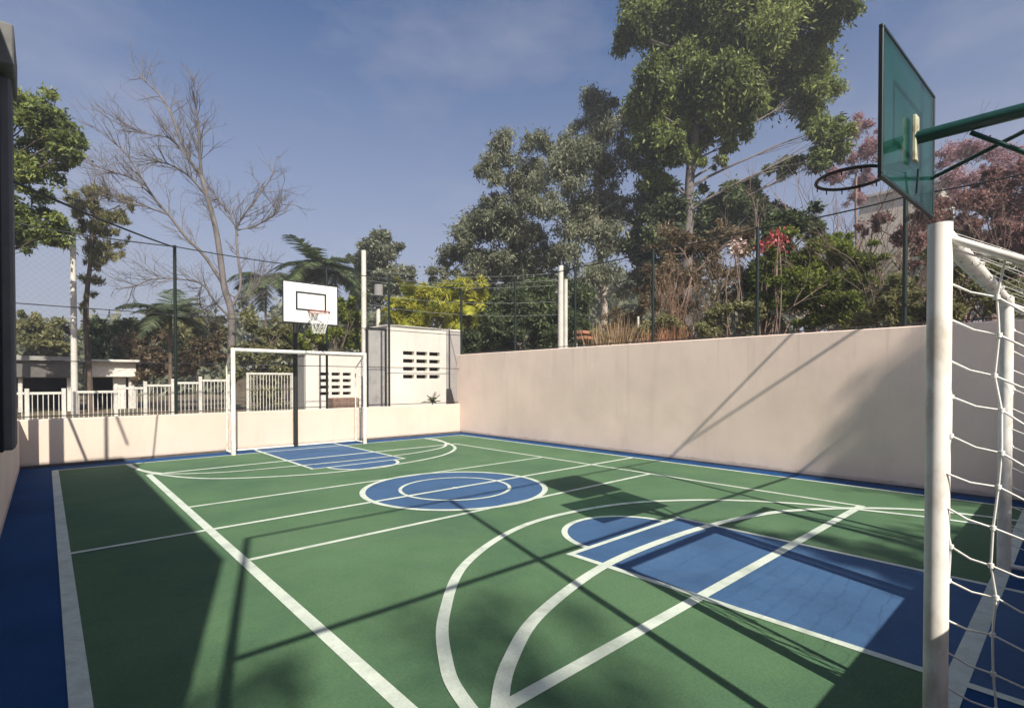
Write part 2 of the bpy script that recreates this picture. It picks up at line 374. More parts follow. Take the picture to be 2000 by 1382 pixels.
fence('net_fence', [(XW+.09, YN_), (XW+.09, YF+.08)], HR, [0, fy(1.58), fy(3.47), fy(5.36), fy(7.25), fy(9.14), .999], 3.82, [HR+.04],
      'tall dark wire net fence standing on the long tall wall at right')
# near-end fence (behind the camera): its posts and rails throw the long shadows over the court
t = thing('net_fence', (XL, YN_-.08, 1.1), 'very tall post and rail fence on the near wall behind the camera', 'fence')
for x in (-.32, 1.86, 5.35, 8.25): MB().tube([(x, YN_-.08, 1.0), (x, YN_-.08, 5.5 if x < 8 else 3.85)], .030, 8).build('post', M_dark, t)
MB().tube([(-.32, YN_-.08, 5.5), (8.25, YN_-.08, 5.5)], .020, 8).build('rail', M_dark, t)
MB().tube([(-.32, YN_-.08, 3.32), (8.25, YN_-.08, 3.32)], .024, 8).build('rail', M_dark, t)
MB().tube([(6.71, YN_-.08, 5.5), (8.25, YN_-.08, 3.85)], .017, 8).build('brace', M_dark, t)
# flood light on a pole at the near end
t = thing('floodlight_pole', (3.72, YN_-.24, 0), 'tall pole with a square floodlight housing behind the near wall', 'floodlight')
MB().tube([(3.72, YN_-.26, 0), (3.72, YN_-.26, 4.7)], .04, 8).build('pole', M_dark, t)
MB().box(3.32, YN_-.25, 4.62, 4.12, YN_-.12, 5.64, .02).build('housing', M_black, t)
# left side beyond the shed: posts and rails on the low wall
t = thing('net_fence', (XL-.06, 6.7, HF_), 'tall dark fence on the left wall between the shed and the far corner', 'fence')
MB().tube([(XL-.04, 7.58, .75), (XL-.04, 7.58, 5.05)], .028, 8).build('post', M_dark, t)
MB().box(XL-.15, 9.42, .76, XL-.02, 9.62, 4.0, .01).build('post', M_dark, t)
MB().box(XL-.13, 10.38, .76, XL-.03, 10.48, 3.6, .01).build('post', M_dark, t)
MB().tube([(XL-.05, 6.6, 5.05), (XL-.05, 11.2, 5.05)], .022, 8).build('rail', M_dark, t)
MB().tube([(XL-.05, 6.6, 2.95), (XL-.05, 11.2, 2.95)], .022, 8).build('rail', M_dark, t)

# ------------------------------------------------------------------ shed at the left edge
t = thing('shed', (XL-.4, 4, 0), 'tall dark shed with a grey corner pier standing over the left wall', 'shed')
MB().box(-2.6, -.55, -.1, -.515, 6.26, 5.20, .02).build('wall', M_screen, t)
MB().box(-.50, 6.15, .80, -.195, 6.62, 3.98, .02).build('pier', mat('dark_grey_render', (.12, .12, .125), .8, .2, 2), t)
MB().box(-.505, 6.02, .80, -.262, 6.14, 3.98, .005).build('shade_cloth', M_screen, t)
rf = MB()
for i in range(7):
    x0 = -.99+i*.118; zz = 3.90+i*.018
    rf.box(x0, 5.98, zz, x0+.113, 6.75, zz+.34, .01)
rf.build('roof', mat('old_roof_concrete', (.17, .17, .165), .85, .2, 3), t)

# ------------------------------------------------------------------ goals
def rope_net(b, P, nu, nv, r, slack=.02, rnd=None, diag=False):
    """P(s,t) -> point; strands both ways with small wobble"""
    rnd = rnd or random.Random(3)
    G = [[P(i/nu, j/nv) + Vector((rnd.uniform(-1, 1), rnd.uniform(-1, 1), rnd.uniform(-1, 1)))*slack for j in range(nv+1)] for i in range(nu+1)]
    for i in range(nu+1): b.tube(G[i], r, 5, False)
    for j in range(nv+1):
        row = []
        for i in range(nu+1):
            row.append(G[i][j])
            if i < nu:
                mid = (G[i][j]+G[i+1][j])/2; mid.z -= .012; row.append(mid)
        b.tube(row, r, 5, False)
    for i in range(nu+1):
        for j in range(1, nv):
            k = G[i][j]; b.tube([k-Vector((0, 0, r*2)), k+Vector((0, 0, r*2))], r*2.1, 6)
def goal(x0, x1, y, sgn, label, nr, netr, step):
    """sgn: +1 net behind the goal towards +y"""
    t = thing('soccer_goal', ((x0+x1)/2, y, 0), label, 'goal')
    rp = .040; H = 1.975
    for x in (x0, x1):
        MB().tube([(x, y, 0), (x, y, H+rp*.9)], rp, 20).build('post', M_goal, t)
    MB().tube([(x0+rp*.6, y, H), (x1-rp*.6, y, H)], rp*.92, 16).build('crossbar', M_goal, t)
    D = .46*sgn
    for x in (x0, x1):
        MB().tube([(x, y+.02*sgn, H-.02), (x, y+D*.96, H-.27), (x, y+D, H-.31), (x, y+D, .03)], .015, 10).build('side_stay', M_goal, t)
        MB().tube([(x, y+.03*sgn, .03), (x, y+D, .03)], .018, 10).build('ground_bar', M_goal, t)
    MB().tube([(x0, y+D, .03), (x1, y+D, .03)], .018, 10).build('ground_bar', M_goal, t)
    b = MB(); rnd = random.Random(5)
    def prof(s, tt):   # side profile: s 0..1 depth, t 0..1 height
        top = H-.05-.27*s; yy = y+(.03+(abs(D)-.03)*s)*sgn
        return yy, .03+(top-.03)*tt
    nv = int(H/step)
    for x in (x0, x1):
        rope_net(b, lambda s, tt: Vector((x+.015*math.sin(tt*9), prof(s, tt)[0], prof(s, tt)[1])), max(3, int(abs(D)/step)), nv, netr, nr, rnd)
    thin = netr*.2
    rope_net(b, lambda s, tt: Vector((x0+(x1-x0)*s, y+D+.03*math.sin(s*9)*math.sin(tt*3)*sgn, .03+(H-.34)*tt)), int((x1-x0)/step), nv, thin, nr, rnd)
    rope_net(b, lambda s, tt: Vector((x0+(x1-x0)*s, y+(.02+(abs(D)-.02)*tt)*sgn, H+.02-.29*tt-.02*math.sin(s*14))), int((x1-x0)/step), 3, thin, nr, rnd)
    # lacing wound round the bar
    n = 54; b.tube([(x0+.06+(x1-x0-.12)*i/n/1.0, y+(rp+.006)*math.cos(i*1.9), H+(rp+.006)*math.sin(i*1.9)) for i in range(n+1)], netr*.8, 5, False)
    b.build('net', M_rope, t)
    return t
goal(2.615, 5.265, YB, -1, 'white goal with rope net in the foreground at the right', .014, .0042, .150)
goal(2.617, 5.265, 10.70, 1, 'small white goal at the far end below the white backboard', .010, .0016, .150)

# ------------------------------------------------------------------ basketball hoops
def hoop(yb, yp, sgn, label, front):
    """board plane at y=yb facing the court centre (sgn = direction from board to court)"""
    t = thing('basketball_hoop', (3.93, yp, 0), label, 'basketball hoop')
    pm = M_tealpipe if not front else M_black
    xc = 3.90 if front else 3.86
    MB().tube([(3.92, yp, 0), (3.92, yp, 2.90)], .048, 14).build('pole', pm, t)
    MB().tube([(3.92, yp, 2.84), (xc, yb-.03*sgn, 2.84)], .038 if not front else .035, 14).build('arm', pm, t)
    br = [((3.92, yp, 2.25), (3.90, yp+.66*sgn, 2.80)), ((xc+.49, yb-.03*sgn, 2.73), (3.92, yp+.10*sgn, 2.86))]
    if front: br.append(((xc-.49, yb-.03*sgn, 2.73), (3.92, yp+.10*sgn, 2.86)))
    for a, b in br: MB().tube([a, b], .013, 8).build('brace', pm, t)
    x0, x1, z0, z1 = xc-.535, xc+.535, 2.50, 3.27
    if front: x0, x1, z0, z1 = 3.375, 4.425, 2.53, 3.295
    yb0, yb1 = sorted((yb-.007, yb+.007))
    yaw = 0 if front else .044
    def rot(o):
        if yaw:
            me = o.data; c = Vector((xc, yb, 0))
            for v in me.vertices:
                p = v.co - c; v.co = c + Vector((p.x*math.cos(yaw)+p.y*math.sin(yaw), -p.x*math.sin(yaw)+p.y*math.cos(yaw), p.z))
        return o
    bd = rot(MB().box(x0, yb0, z0, x1, yb1, z1, .004).build('backboard', M_board if front else M_teal, t))
    fr = MB()
    for a in ((x0-.02, z0-.02, x1+.02, z0), (x0-.02, z1, x1+.02, z1+.02), (x0-.02, z0, x0, z1), (x1, z0, x1+.02, z1)):
        fr.box(a[0], yb0-.004, a[1], a[2], yb1+.004, a[3], .003)
    rot(fr.build('frame', M_black if front else M_dark, bd))
    # target square on the playing face
    sq = MB(); ys_ = (yb1, yb1+.003) if sgn > 0 else (yb0-.003, yb0)
    cxq = (x0+x1)/2; a, b_, za, zb, lw = cxq-.30, cxq+.30, z0+.235, z0+.60, .035
    for q in ((a, za, b_, za+lw), (a, zb-lw, b_, zb), (a, za+lw, a+lw, zb-lw), (b_-lw, za+lw, b_, zb-lw)):
        sq.box(q[0], ys_[0], q[1], q[2], ys_[1], q[3])
    rot(sq.build('target_square', M_black, bd))
    if not front:
        rot(MB().box(xc-.035, yb-.040, 2.70, xc+.035, yb-.0195, 2.97, .004).build('mounting_plate', mat('primer_plate', (.50, .52, .36), .6, .2, 14, col2=(.25, .2, .12)), t))
        MB().tube([(xc+.02, yb-.04, 2.66), (xc+.035, yb-.03, 2.52)], .006, 6).build('strut', M_dark, bd)
    rz = 2.72; rr = .20; rc = (CX-.02, yb+sgn*(.12+rr), rz)
    ring = MB().ring(rc, rr, .011).build('ring', M_ring if front else M_darkring, t)
    MB().tube([(rc[0]-.06, yb+sgn*.02, rz-.07), (rc[0]-.07, rc[1]-sgn*rr*.94, rz)], .009, 6).tube([(rc[0]+.06, yb+sgn*.02, rz-.07), (rc[0]+.07, rc[1]-sgn*rr*.94, rz)], .009, 6)\
        .box(rc[0]-.08, min(yb+sgn*.02, yb+sgn*.13), rz-.008, rc[0]+.08, max(yb+sgn*.02, yb+sgn*.13), rz+.004).build('bracket', M_ring if front else M_darkring, ring)
    if front:
        nb = MB(); n = 12
        for i in range(n):
            for s_ in (-1, 1):
                nb.tube([(rc[0]+(rr-.22*k*.33*rr*1.6)*math.cos(2*math.pi*(i+s_*k*.5)/n), rc[1]+(rr-.22*k*.33*rr*1.6)*math.sin(2*math.pi*(i+s_*k*.5)/n), rz-.012-k*.10) for k in range(5)], .0042, 4, False)
        nb.build('net', M_rope, ring)
    else:
        for i in range(12):
            a = 2*math.pi*i/12; x, y = rc[0]+rr*math.cos(a), rc[1]+rr*math.sin(a); MB().tube([(x, y, rz-.01), (x, y, rz-.035)], .004, 5).build('net_hook', M_darkring, ring)
    return t
hoop(.713, YN_-.12+.2, 1, 'green backed basketball board above the near goal, seen from behind', False)
hoop(10.215, YF-.07, -1, 'white basketball board with black square above the far goal', True)

# ------------------------------------------------------------------ structures outside
def vent_house(name, x0, x1, y0, y1, z0, z1, vx0, vx1, vz0, vz1, label, side_m):
    t = thing(name, ((x0+x1)/2, y0, z0), label, 'shelter')
    cols, rows = 3, 4; gw = .035
    f = MB(); th = .12; wv = (vx1-vx0-2*.07)/3; hv = (vz1-vz0)/4*.55; pz = (vz1-vz0-hv)/3
    f.box(x0, y0, z0, vx0, y0+th, z1); f.box(vx1, y0, z0, x1, y0+th, z1)
    f.box(vx0, y0, z0, vx1, y0+th, vz0); f.box(vx0, y0, vz1, vx1, y0+th, z1)
    for r in range(3): f.box(vx0, y0, vz0+r*pz+hv, vx1, y0+th, vz0+(r+1)*pz)
    for r in range(4):
        for c in range(2):
            xx = vx0+(c+1)*wv+c*.07; f.box(xx, y0, vz0+r*pz, xx+.07, y0+th, vz0+r*pz+hv)
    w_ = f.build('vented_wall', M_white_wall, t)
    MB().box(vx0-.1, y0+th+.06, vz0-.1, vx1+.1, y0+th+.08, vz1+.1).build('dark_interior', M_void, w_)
    MB().box(x0, y0+th, z0, x0+.12, y1, z1, .005).build('side_wall', side_m, t)
    MB().box(x1-.12, y0+th, z0, x1, y1, z1, .005).build('side_wall', side_m, t)
    MB().box(x0+.12, y1-.12, z0, x1-.12, y1, z1, .005).build('back_wall', side_m, t)
    MB().box(x0-.02, y0-.02, z1, x1+.02, y1+.02, z1+.05, .01).build('coping', M_white_wall, t)
    return t
# wall A: u 597..705 at y=13 ; wall B: u 757..900 at y=12.3
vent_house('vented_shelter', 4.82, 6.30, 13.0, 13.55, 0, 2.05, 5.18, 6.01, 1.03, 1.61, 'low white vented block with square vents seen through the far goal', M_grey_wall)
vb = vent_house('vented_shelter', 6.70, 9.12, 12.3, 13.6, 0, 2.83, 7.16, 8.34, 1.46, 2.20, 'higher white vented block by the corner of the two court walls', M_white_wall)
MB().box(8.56, 12.288, 0, 9.115, 12.2975, 2.82).build('pilaster', mat('grey_white_plaster', (.36, .33, .31), .85, .15, 2), vb)
o = MB()
for q in ((6.06, 2.70, 6.62, 2.76), (6.06, .3, 6.11, 2.70), (6.57, .3, 6.62, 2.70)): o.box(q[0], 12.2, q[1], q[2], 12.26, q[3])
g = thing('metal_gate', (6.3, 12.2, .3), 'narrow dark framed grey gate between the two white vented blocks', 'gate')
o.build('frame', M_black, g)
pn = MB()
for i in range(14): pn.box(6.115+i*.0325, 12.215, .32, 6.115+i*.0325+.027, 12.235, 2.69)
pn.build('panel', mat('grey_slats', (.36, .35, .34), .6, .15, 4), g)
# dry planting box under wall A
o = MB().box(5.35, 12.6, .2, 6.05, 12.95, .96, .02).build('planter', mat('brick_red_clay', (.20, .13, .10), .9, .25, 12, bump=.4)); tag(o, 'reddish brown clay planter in front of the low vented block', 'planter')

# white picket fence beyond the far wall
t = thing('picket_fence', (.3, 14, .2), 'white railing of thin vertical bars beyond the far low wall', 'fence')
def pk_z(x): return 1.17 + (1.53-1.17)*max(0, min(1, (x-.3)/3.4))
posts = [-.9, -.27, .28, .44, 1.13, 1.65, 2.17, 2.72, 3.31]
for i, x in enumerate(posts):
    MB().box(x-.035, 13.97, -.2, x+.035, 14.04, pk_z(x)+.07, .006).build('post', M_picket, t)
for a, b in zip(posts[:-1], posts[1:]):
    if a == .28: continue
    m_ = MB(); za, zb = pk_z(a), pk_z(a)
    m_.box(a+.037, 13.985, za-.05, b-.037, 14.02, za, .003); m_.box(a+.037, 13.985, .35, b-.037, 14.02, .39, .003)
    n = int((b-a-.07)/.072)
    for k in range(n):
        x = a+.037+(k+.5)*(b-a-.074)/n; m_.box(x-.0065, 13.992, .392, x+.0065, 14.010, za-.052)
    m_.build('bar_panel', M_picket, t)
g = thing('swing_gate', (4.3, 13.9, .2), 'white barred gate at the right end of the railing beside the vented block', 'gate')
m_ = MB(); m_.box(3.70, 13.9, .2, 3.76, 13.95, 1.60); m_.box(4.78, 13.9, .2, 4.84, 13.95, 1.60); m_.box(3.76, 13.902, 1.55, 4.78, 13.948, 1.60); m_.box(3.76, 13.902, .45, 4.78, 13.948, .50)
m_.build('frame', M_picket, g)
m_ = MB()
for k in range(14): x = 3.80+k*.074; m_.box(x-.007, 13.915, .502, x+.007, 13.935, 1.548)
m_.build('bars', M_picket, g)

# gatehouse with a concrete canopy, far left; a smaller lodge beside it
def gx(u, Y, v=742):
    k = fw + rt*((u-PX)/F) - up*((v-PY)/F); s = Y/k.y; return Vector((0, 0, CAM_H)) + k*s
t = thing('gatehouse', (0, 24, 0), 'gatehouse with a broad grey concrete canopy behind the railing at far left', 'building')
def bxuv(b, u0, v0, u1, v1, Y, dep, bev=.02):
    a = gx(u0, Y, v1); c = gx(u1, Y, v0); return b.box(a.x, Y, a.z, c.x, Y+dep, c.z, bev)
M_canopy = mat('shaded_concrete', (.12, .115, .105), .85, .2, 1.2)  # concrete darkened in its colour so the canopy face looks shaded
bxuv(MB(), 6, 705, 150, 737, 24, 5).build('canopy', M_canopy, t)
bxuv(MB(), 4, 697, 152, 704.5, 23.9, 5.2).build('roof_edge', M_conc2, t)
bxuv(MB(), 36, 737.5, 44, 830, 24.2, .3).build('column', M_concrete, t)
bxuv(MB(), 132, 735.5, 148, 830, 24.2, .4).build('column', M_white_wall, t)
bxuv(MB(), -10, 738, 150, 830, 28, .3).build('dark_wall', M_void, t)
t = thing('lodge', (2, 22, 0), 'small cream lodge with a flat roof behind the railing left of the bare tree', 'building')
bxuv(MB(), 170, 708, 266, 736, 24, 3).build('fascia', M_white_wall, t)
bxuv(MB(), 165, 703, 274, 707.5, 23.8, 3.4).build('roof', M_concrete, t)
bxuv(MB(), 222, 736.5, 246, 800, 24.3, .3).build('door', M_white_wall, t)
bxuv(MB(), 252, 736.5, 266, 800, 24.2, .3).build('pillar', M_concrete, t)
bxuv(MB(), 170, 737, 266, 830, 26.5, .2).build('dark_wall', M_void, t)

c = at(1770, 470, 48); g = thing('house', (c.x, c.y, 0), 'pale beige house far behind the bare bushes under the near backboard', 'house')
MB().box(c.x-3.2, c.y-3, 0, c.x+3.2, c.y+3, at(1770, 392, 48).z, .03).build('wall', mat('pale_house', (.45, .40, .33), .85, .15, .6), g)
MB().box(c.x-3.6, c.y-3.4, at(1770, 392, 48).z+.001, c.x+3.6, c.y+3.4, at(1770, 386, 48).z, .03).build('roof', M_conc2, g)
for k in range(3):
    for zz in (at(1770, 500, 48).z, at(1770, 440, 48).z):
        MB().box(c.x-2.6+k*1.9, c.y-3.04, zz, c.x-1.6+k*1.9, c.y-2.99, zz+1.2).build('window', M_void, g)
# ------------------------------------------------------------------ utility poles and wires
def pole(u, v0, v1, d, r0, r1, label, extra=None, wires=(), name='utility_pole'):
    b = at(u, v0, d); tp = at(u, v1, d); gz = terrain(b.x, b.y)-.3
    t = thing(name, (b.x, b.y, gz), label, 'pole')
    MB().tube([(b.x, b.y, gz), (b.x, b.y, tp.z)], [r0, r1], 10).build('shaft', M_concrete, t)
    if extra: extra(t, b, tp)
    return t, tp
def xbar(t, b, tp):
    MB().box(b.x-.45, b.y-.04, tp.z-.30, b.x+.45, b.y+.04, tp.z-.20, .005).build('crossarm', M_conc2, t)
    for dx in (-.4, -.15, .15, .4): MB().tube([(b.x+dx, b.y, tp.z-.2), (b.x+dx, b.y, tp.z-.06)], [.03, .018], 8).build('insulator', M_grey_wall, t)
t1, p1 = pole(146, 800, 450, 17, .10, .075, 'pale concrete pole against the tufted tree at far left')
t2, p2 = pole(711, 700, 490, 16, .085, .075, 'pale concrete pole rising right of the white backboard')
def trafo(t, b, tp):
    MB().tube([(b.x-.10, b.y-.22, tp.z-.42), (b.x-.10, b.y-.22, tp.z-.05)], .15, 14).build('transformer', M_conc2, t)
    MB().box(b.x-.3, b.y-.05, tp.z-.5, b.x+.28, b.y+.05, tp.z-.44, .004).build('bracket', M_black, t)
    MB().box(b.x-.22, b.y-.13, tp.z-.80, b.x+.05, b.y-.02, tp.z-.56, .01).build('meter_box', M_void, t)
t3, p3 = pole(739, 700, 556, 18, .08, .075, 'shorter pole with a grey transformer left of the yellow palm', trafo)
t4, p4 = pole(1095, 740, 520, 14, .085, .07, 'taller of the two pale poles behind the long wall', None)
t5, p5 = pole(1104.5, 740, 546, 14.3, .06, .055, 'shorter of the two pale poles behind the long wall', None)
t6, p6 = pole(1246, 740, 618, 12.5, .028, .028, 'thin short white stake among dry grass behind the long wall', None, name='stake')
def wire(a, b, sag, label, r=.008, grp='overhead wires'):
    o = MB().tube(catenary(a, b, sag, 16), r, 5, False).build('overhead_wire', M_cablel); tag(o, label, 'wire', grp)
M_cablel = mat('grey_cable', (.30, .33, .32), .6, .1, 4)
for k, (dv, lab) in enumerate(((10, 'topmost wire running left from the pair of pale poles'), (24, 'second wire running left from the pair of pale poles'),
                               (34, 'third wire running left from the pair of pale poles'), (66, 'fourth wire running left from the pair of pale poles'), (92, 'lowest wire running left from the pair of pale poles'))):
    a = at(1095, 522+dv, 14); b = at(716, 520+dv*.8, 16.1); wire(a, b, .16, lab, .0045)
o = MB().tube(catenary((XL+.11, 6.44, 3.18), (1.80, YF+.06, 3.86), .03), .013, 6, False).build('span_cable', M_cable); tag(o, 'thick black cable from the shed to the top of the far fence', 'cable')
a = gx(48, 11.3, 705); 

# ------------------------------------------------------------------ vegetation
def leaf_mesh(name, C, D, S, Wd, m, parent, rng, fold=0.0):
    """N rhombic leaves: centres C, directions D (unit), lengths S, widths Wd"""
    n = len(C); r = rng.normal(size=(n, 3)); side = np.cross(D, r); side /= np.linalg.norm(side, axis=1, keepdims=True)+1e-9
    S = S[:, None]; Wd = Wd[:, None]
    P = np.stack([C-D*S*.5, C+side*Wd*.5-D*S*.08, C+D*S*.5, C-side*Wd*.5-D*S*.08], 1).reshape(-1, 3)
    me = bpy.data.meshes.new(name); me.vertices.add(4*n); me.loops.add(4*n); me.polygons.add(n)
    me.vertices.foreach_set('co', P.astype(np.float32).ravel()); me.loops.foreach_set('vertex_index', np.arange(4*n, dtype=np.int32))
    me.polygons.foreach_set('loop_start', np.arange(0, 4*n, 4, dtype=np.int32)); me.polygons.foreach_set('loop_total', np.full(n, 4, np.int32))
    me.update(calc_edges=True); me.validate(); me.materials.append(m)
    o = bpy.data.objects.new(name, me); COL.objects.link(o); o.parent = parent
    o.matrix_parent_inverse = Matrix.Translation(-Vector(parent.location)); return o
def limb(b, p0, p1, r0, r1, rnd, bend=.12, n=7, k=7):
    p0 = Vector(p0); p1 = Vector(p1); Ln = (p1-p0).length
    o1 = Vector((rnd.uniform(-1, 1), rnd.uniform(-1, 1), rnd.uniform(-.3, .6)))*Ln*bend
    pts = []; rs = []
    for i in range(n+1):
        t = i/n; q = p0.lerp(p1, t) + o1*math.sin(math.pi*t) + Vector((rnd.uniform(-1, 1), rnd.uniform(-1, 1), rnd.uniform(-1, 1)))*Ln*.012*(0 < i < n)
        pts.append(q); rs.append(r0+(r1-r0)*t)
    b.tube(pts, rs, k, False); return pts
def leafy_tree(name, label, cat, d, base, clumps, lm, bm, seed, leaf=.20, wid=.07, dens=260, droop=.5, depth=1.0, trunk_r=.16, fork=None, tuft=.34, group=None, tufts=9, flat=1.0, limbs=True, shell=.75):
    """clumps: (u, v, radius px) seen at distance d; base: (u, v) of the trunk's visible foot; fork: list of pixel points the trunk follows"""
    rnd = random.Random(seed); rng = np.random.default_rng(seed)
    b0 = at(base[0], base[1], d); gz = terrain(b0.x, b0.y)-.1
    t = thing(name, (b0.x, b0.y, gz), label, cat, group)
    tb = MB(); tr = [Vector((b0.x, b0.y, gz))]
    path = [at(u, v, d) for u, v in (fork or [])]
    allp = tr + path
    if len(allp) > 1:
        sp = [Vector(p) for p in spline([tuple(p) for p in allp], 6)]
        tb.tube(sp, [trunk_r*(1-.55*i/(len(sp)-1)) for i in range(len(sp))], 10, False)
    else: sp = [tr[0], tr[0]+Vector((0, 0, .3))]
    Cs = []; Ds = []; px = d/F
    for (u, v, r) in clumps:
        rw = r*px; c = at(u, v, d) + fw*rnd.uniform(-1, 1)*depth*rw*1.1
        if limbs:
            s = min(sp, key=lambda q: (q-c).length*.6 + abs(q.z-(c.z-.5*math.hypot(q.x-c.x, q.y-c.y)))*1.2); k = sp.index(s)
            pts = limb(tb, s, c, max(.012, trunk_r*(1-.55*k/len(sp))*.34), .012, rnd)
        nt_ = max(5, int(tufts*1.25*(r/40)**1.3)+3)
        for j in range(nt_):
            dd = Vector((rng.normal(), rng.normal(), rng.normal()*.85)).normalized()
            q = c + dd*rw*(rnd.random()**.55)*1.12*shell/.75
            if limbs and j % 3 == 0: limb(tb, pts[len(pts)//2], q, .013, .004, rnd, .08, 4, 4)
            rt_ = rw*tuft*rnd.uniform(.45, 1.35)
            n = int(dens*4.2*(rt_/.3)**1.7*rnd.uniform(.45, 1.5))+8
            sc_ = np.array([[rng.uniform(.7, 1.35), rng.uniform(.7, 1.35), rng.uniform(.55, 1.1)]])
            pt = rng.normal(size=(n, 3))*rt_*.55*sc_
            if droop > .4: pt[:, 2] -= np.abs(rng.normal(size=n))*rt_*.6*droop     # hanging sprays
            Cs.append(pt + np.array(q)); di = pt/rt_*.6 + rng.normal(size=(n, 3))*.75; di[:, 2] -= droop
            Ds.append(di/np.linalg.norm(di, axis=1, keepdims=True))
    tb.build('trunk', bm, t)
    C = np.concatenate(Cs); D = np.concatenate(Ds); n = len(C)
    leaf_mesh('crown', C, D, leaf*rng.uniform(.6, 1.3, n), wid*rng.uniform(.7, 1.3, n), lm, t, rng)
    return t
def twigs(b, p, dirv, Ln, r, depth, rnd, spread=.55, up_=.18, kids=3):
    """recursive bare branching"""
    n = 5; pts = [p]; q = Vector(p); dv = Vector(dirv).normalized()
    for i in range(n):
        dv = (dv + Vector((rnd.gauss(0, .13), rnd.gauss(0, .13), rnd.gauss(0, .10)+up_*.12))).normalized(); q = q+dv*Ln/n; pts.append(q)
    b.tube(pts, [r*(1-.6*i/n) for i in range(n+1)], 5 if r > .012 else 3, False)
    if depth <= 0: return
    for k in range(kids):
        i = rnd.randint(1, n); s = pts[i]
        a = Vector((rnd.gauss(0, 1), rnd.gauss(0, 1), rnd.gauss(0, 1))); a = (a-dv*a.dot(dv)).normalized()
        nd = (dv + a*rnd.uniform(spread*.6, spread*1.5) + Vector((0, 0, up_))).normalized()
        twigs(b, s, nd, Ln*rnd.uniform(.45, .75), r*.55, depth-1, rnd, spread, up_, kids)

LM_euc = leafmat('grey_green_leaves', [(.10, .115, .065), (.20, .215, .13), (.33, .34, .235)], .55)
LM_euc2 = leafmat('lit_green_leaves', [(.07, .10, .035), (.165, .21, .06), (.32, .36, .10)], .5)
LM_dark = leafmat('dark_green_leaves', [(.045, .066, .030), (.09, .12, .052), (.16, .20, .085)], .8)
LM_bush = leafmat('fresh_green_leaves', [(.07, .10, .02), (.16, .20, .035), (.28, .31, .055)], 1.0)
LM_yel = leafmat('yellow_green_fronds', [(.16, .19, .02), (.34, .35, .03), (.52, .48, .08)], 1.2, .3)
LM_dry = leafmat('dry_leaves', [(.085, .065, .036), (.18, .135, .078), (.31, .24, .15)], 1.0)
LM_tuft = leafmat('tuft_leaves', [(.14, .14, .065), (.26, .25, .11), (.38, .36, .19)], .9)
LM_red = leafmat('dusky_red_leaves', [(.13, .065, .06), (.25, .13, .12), (.37, .22, .19)], 1.0)
LM_pink = leafmat('pink_blossom', [(.24, .13, .145), (.38, .22, .245), (.50, .33, .36)], 1.0)
LM_oliv = leafmat('olive_leaves', [(.10, .105, .042), (.20, .20, .08), (.31, .30, .145)], .9)
LM_palm = leafmat('palm_fronds', [(.05, .07, .04), (.09, .12, .065), (.15, .18, .10)], 1.0)

# big eucalyptus with the tall crown
leafy_tree('tall_tree', 'tallest leafy tree, reaching above the frame left of the near backboard', 'tree', 20, (1338, 700), [
    (1260, 20, 55), (1230, 75, 34), (1330, 10, 70), (1420, 15, 75), (1520, 20, 70), (1590, 50, 55), (1620, 100, 42), (1460, 80, 70), (1370, 90, 60), (1560, 110, 60), (1500, 150, 55), (1600, 170, 50), (1290, 170, 52),
    (1250, 215, 36), (1340, 180, 55), (1400, 180, 60), (1300, 240, 48), (1380, 245, 44), (1450, 220, 42), (1625, 235, 32), (1605, 285, 36), (1590, 325, 30), (1540, 320, 28), (1300, 300, 38), (1360, 310, 24), (1470, 40, 60), (1300, -40, 60), (1420, -60, 80), (1540, -40, 60), (1280, 345, 26), (1430, 275, 24), (1400, 320, 18)],
    LM_euc2, M_bark, 11, leaf=.21, wid=.07, dens=120, droop=.55, trunk_r=.22, fork=[(1342, 500), (1345, 400), (1352, 300), (1375, 180), (1400, 60), (1430, -60)])
leafy_tree('leafy_tree', 'grey green tree in the middle with the drooping feathery crown', 'tree', 22, (1175, 700), [
    (1180, 190, 36), (1150, 235, 44), (1210, 245, 44), (1110, 290, 42), (1175, 310, 48), (1230, 320, 38), (1090, 350, 46), (1150, 385, 50), (1215, 400, 44), (1060, 420, 40), (1120, 450, 48), (1190, 470, 44), (1250, 460, 30), (1160, 530, 36), (1090, 500, 36), (1240, 380, 30), (1215, 560, 26), (1265, 300, 28), (1262, 420, 32), (1262, 520, 30), (1130, 560, 26)],
    LM_euc, M_palebark, 12, leaf=.20, wid=.055, dens=75, tufts=6, droop=.8, trunk_r=.17, fork=[(1180, 600), (1172, 500), (1165, 400), (1170, 280)])
leafy_tree('leafy_tree', 'grey green tree left of the feathery tree, with a crown sloping down to the left', 'tree', 23, (1010, 700), [
    (1040, 290, 36), (1000, 320, 44), (955, 345, 34), (1050, 345, 44), (1010, 385, 48), (950, 400, 36), (925, 450, 40), (980, 450, 48), (1040, 450, 48), (895, 490, 32), (940, 510, 44), (1000, 520, 50), (1060, 520, 44), (870, 520, 26), (900, 560, 34), (960, 580, 40), (1030, 590, 40), (860, 545, 22)],
    LM_euc, M_bark, 13, leaf=.20, wid=.06, dens=85, tufts=7, droop=.5, trunk_r=.17, fork=[(1012, 600), (1005, 500), (1000, 380)])
leafy_tree('leafy_tree', 'dark broad tree filling the gap under the tallest crown', 'tree', 21, (1300, 700), [
    (1280, 400, 40), (1320, 450, 40), (1270, 480, 40), (1400, 400, 40), (1450, 385, 36), (1490, 400, 32), (1430, 440, 44), (1380, 470, 40), (1500, 430, 36), (1540, 430, 34), (1330, 520, 34), (1280, 540, 34), (1470, 360, 18)],
    LM_dark, M_bark, 14, leaf=.22, wid=.09, dens=150, droop=.3, trunk_r=.16, fork=[(1310, 600), (1330, 480)])
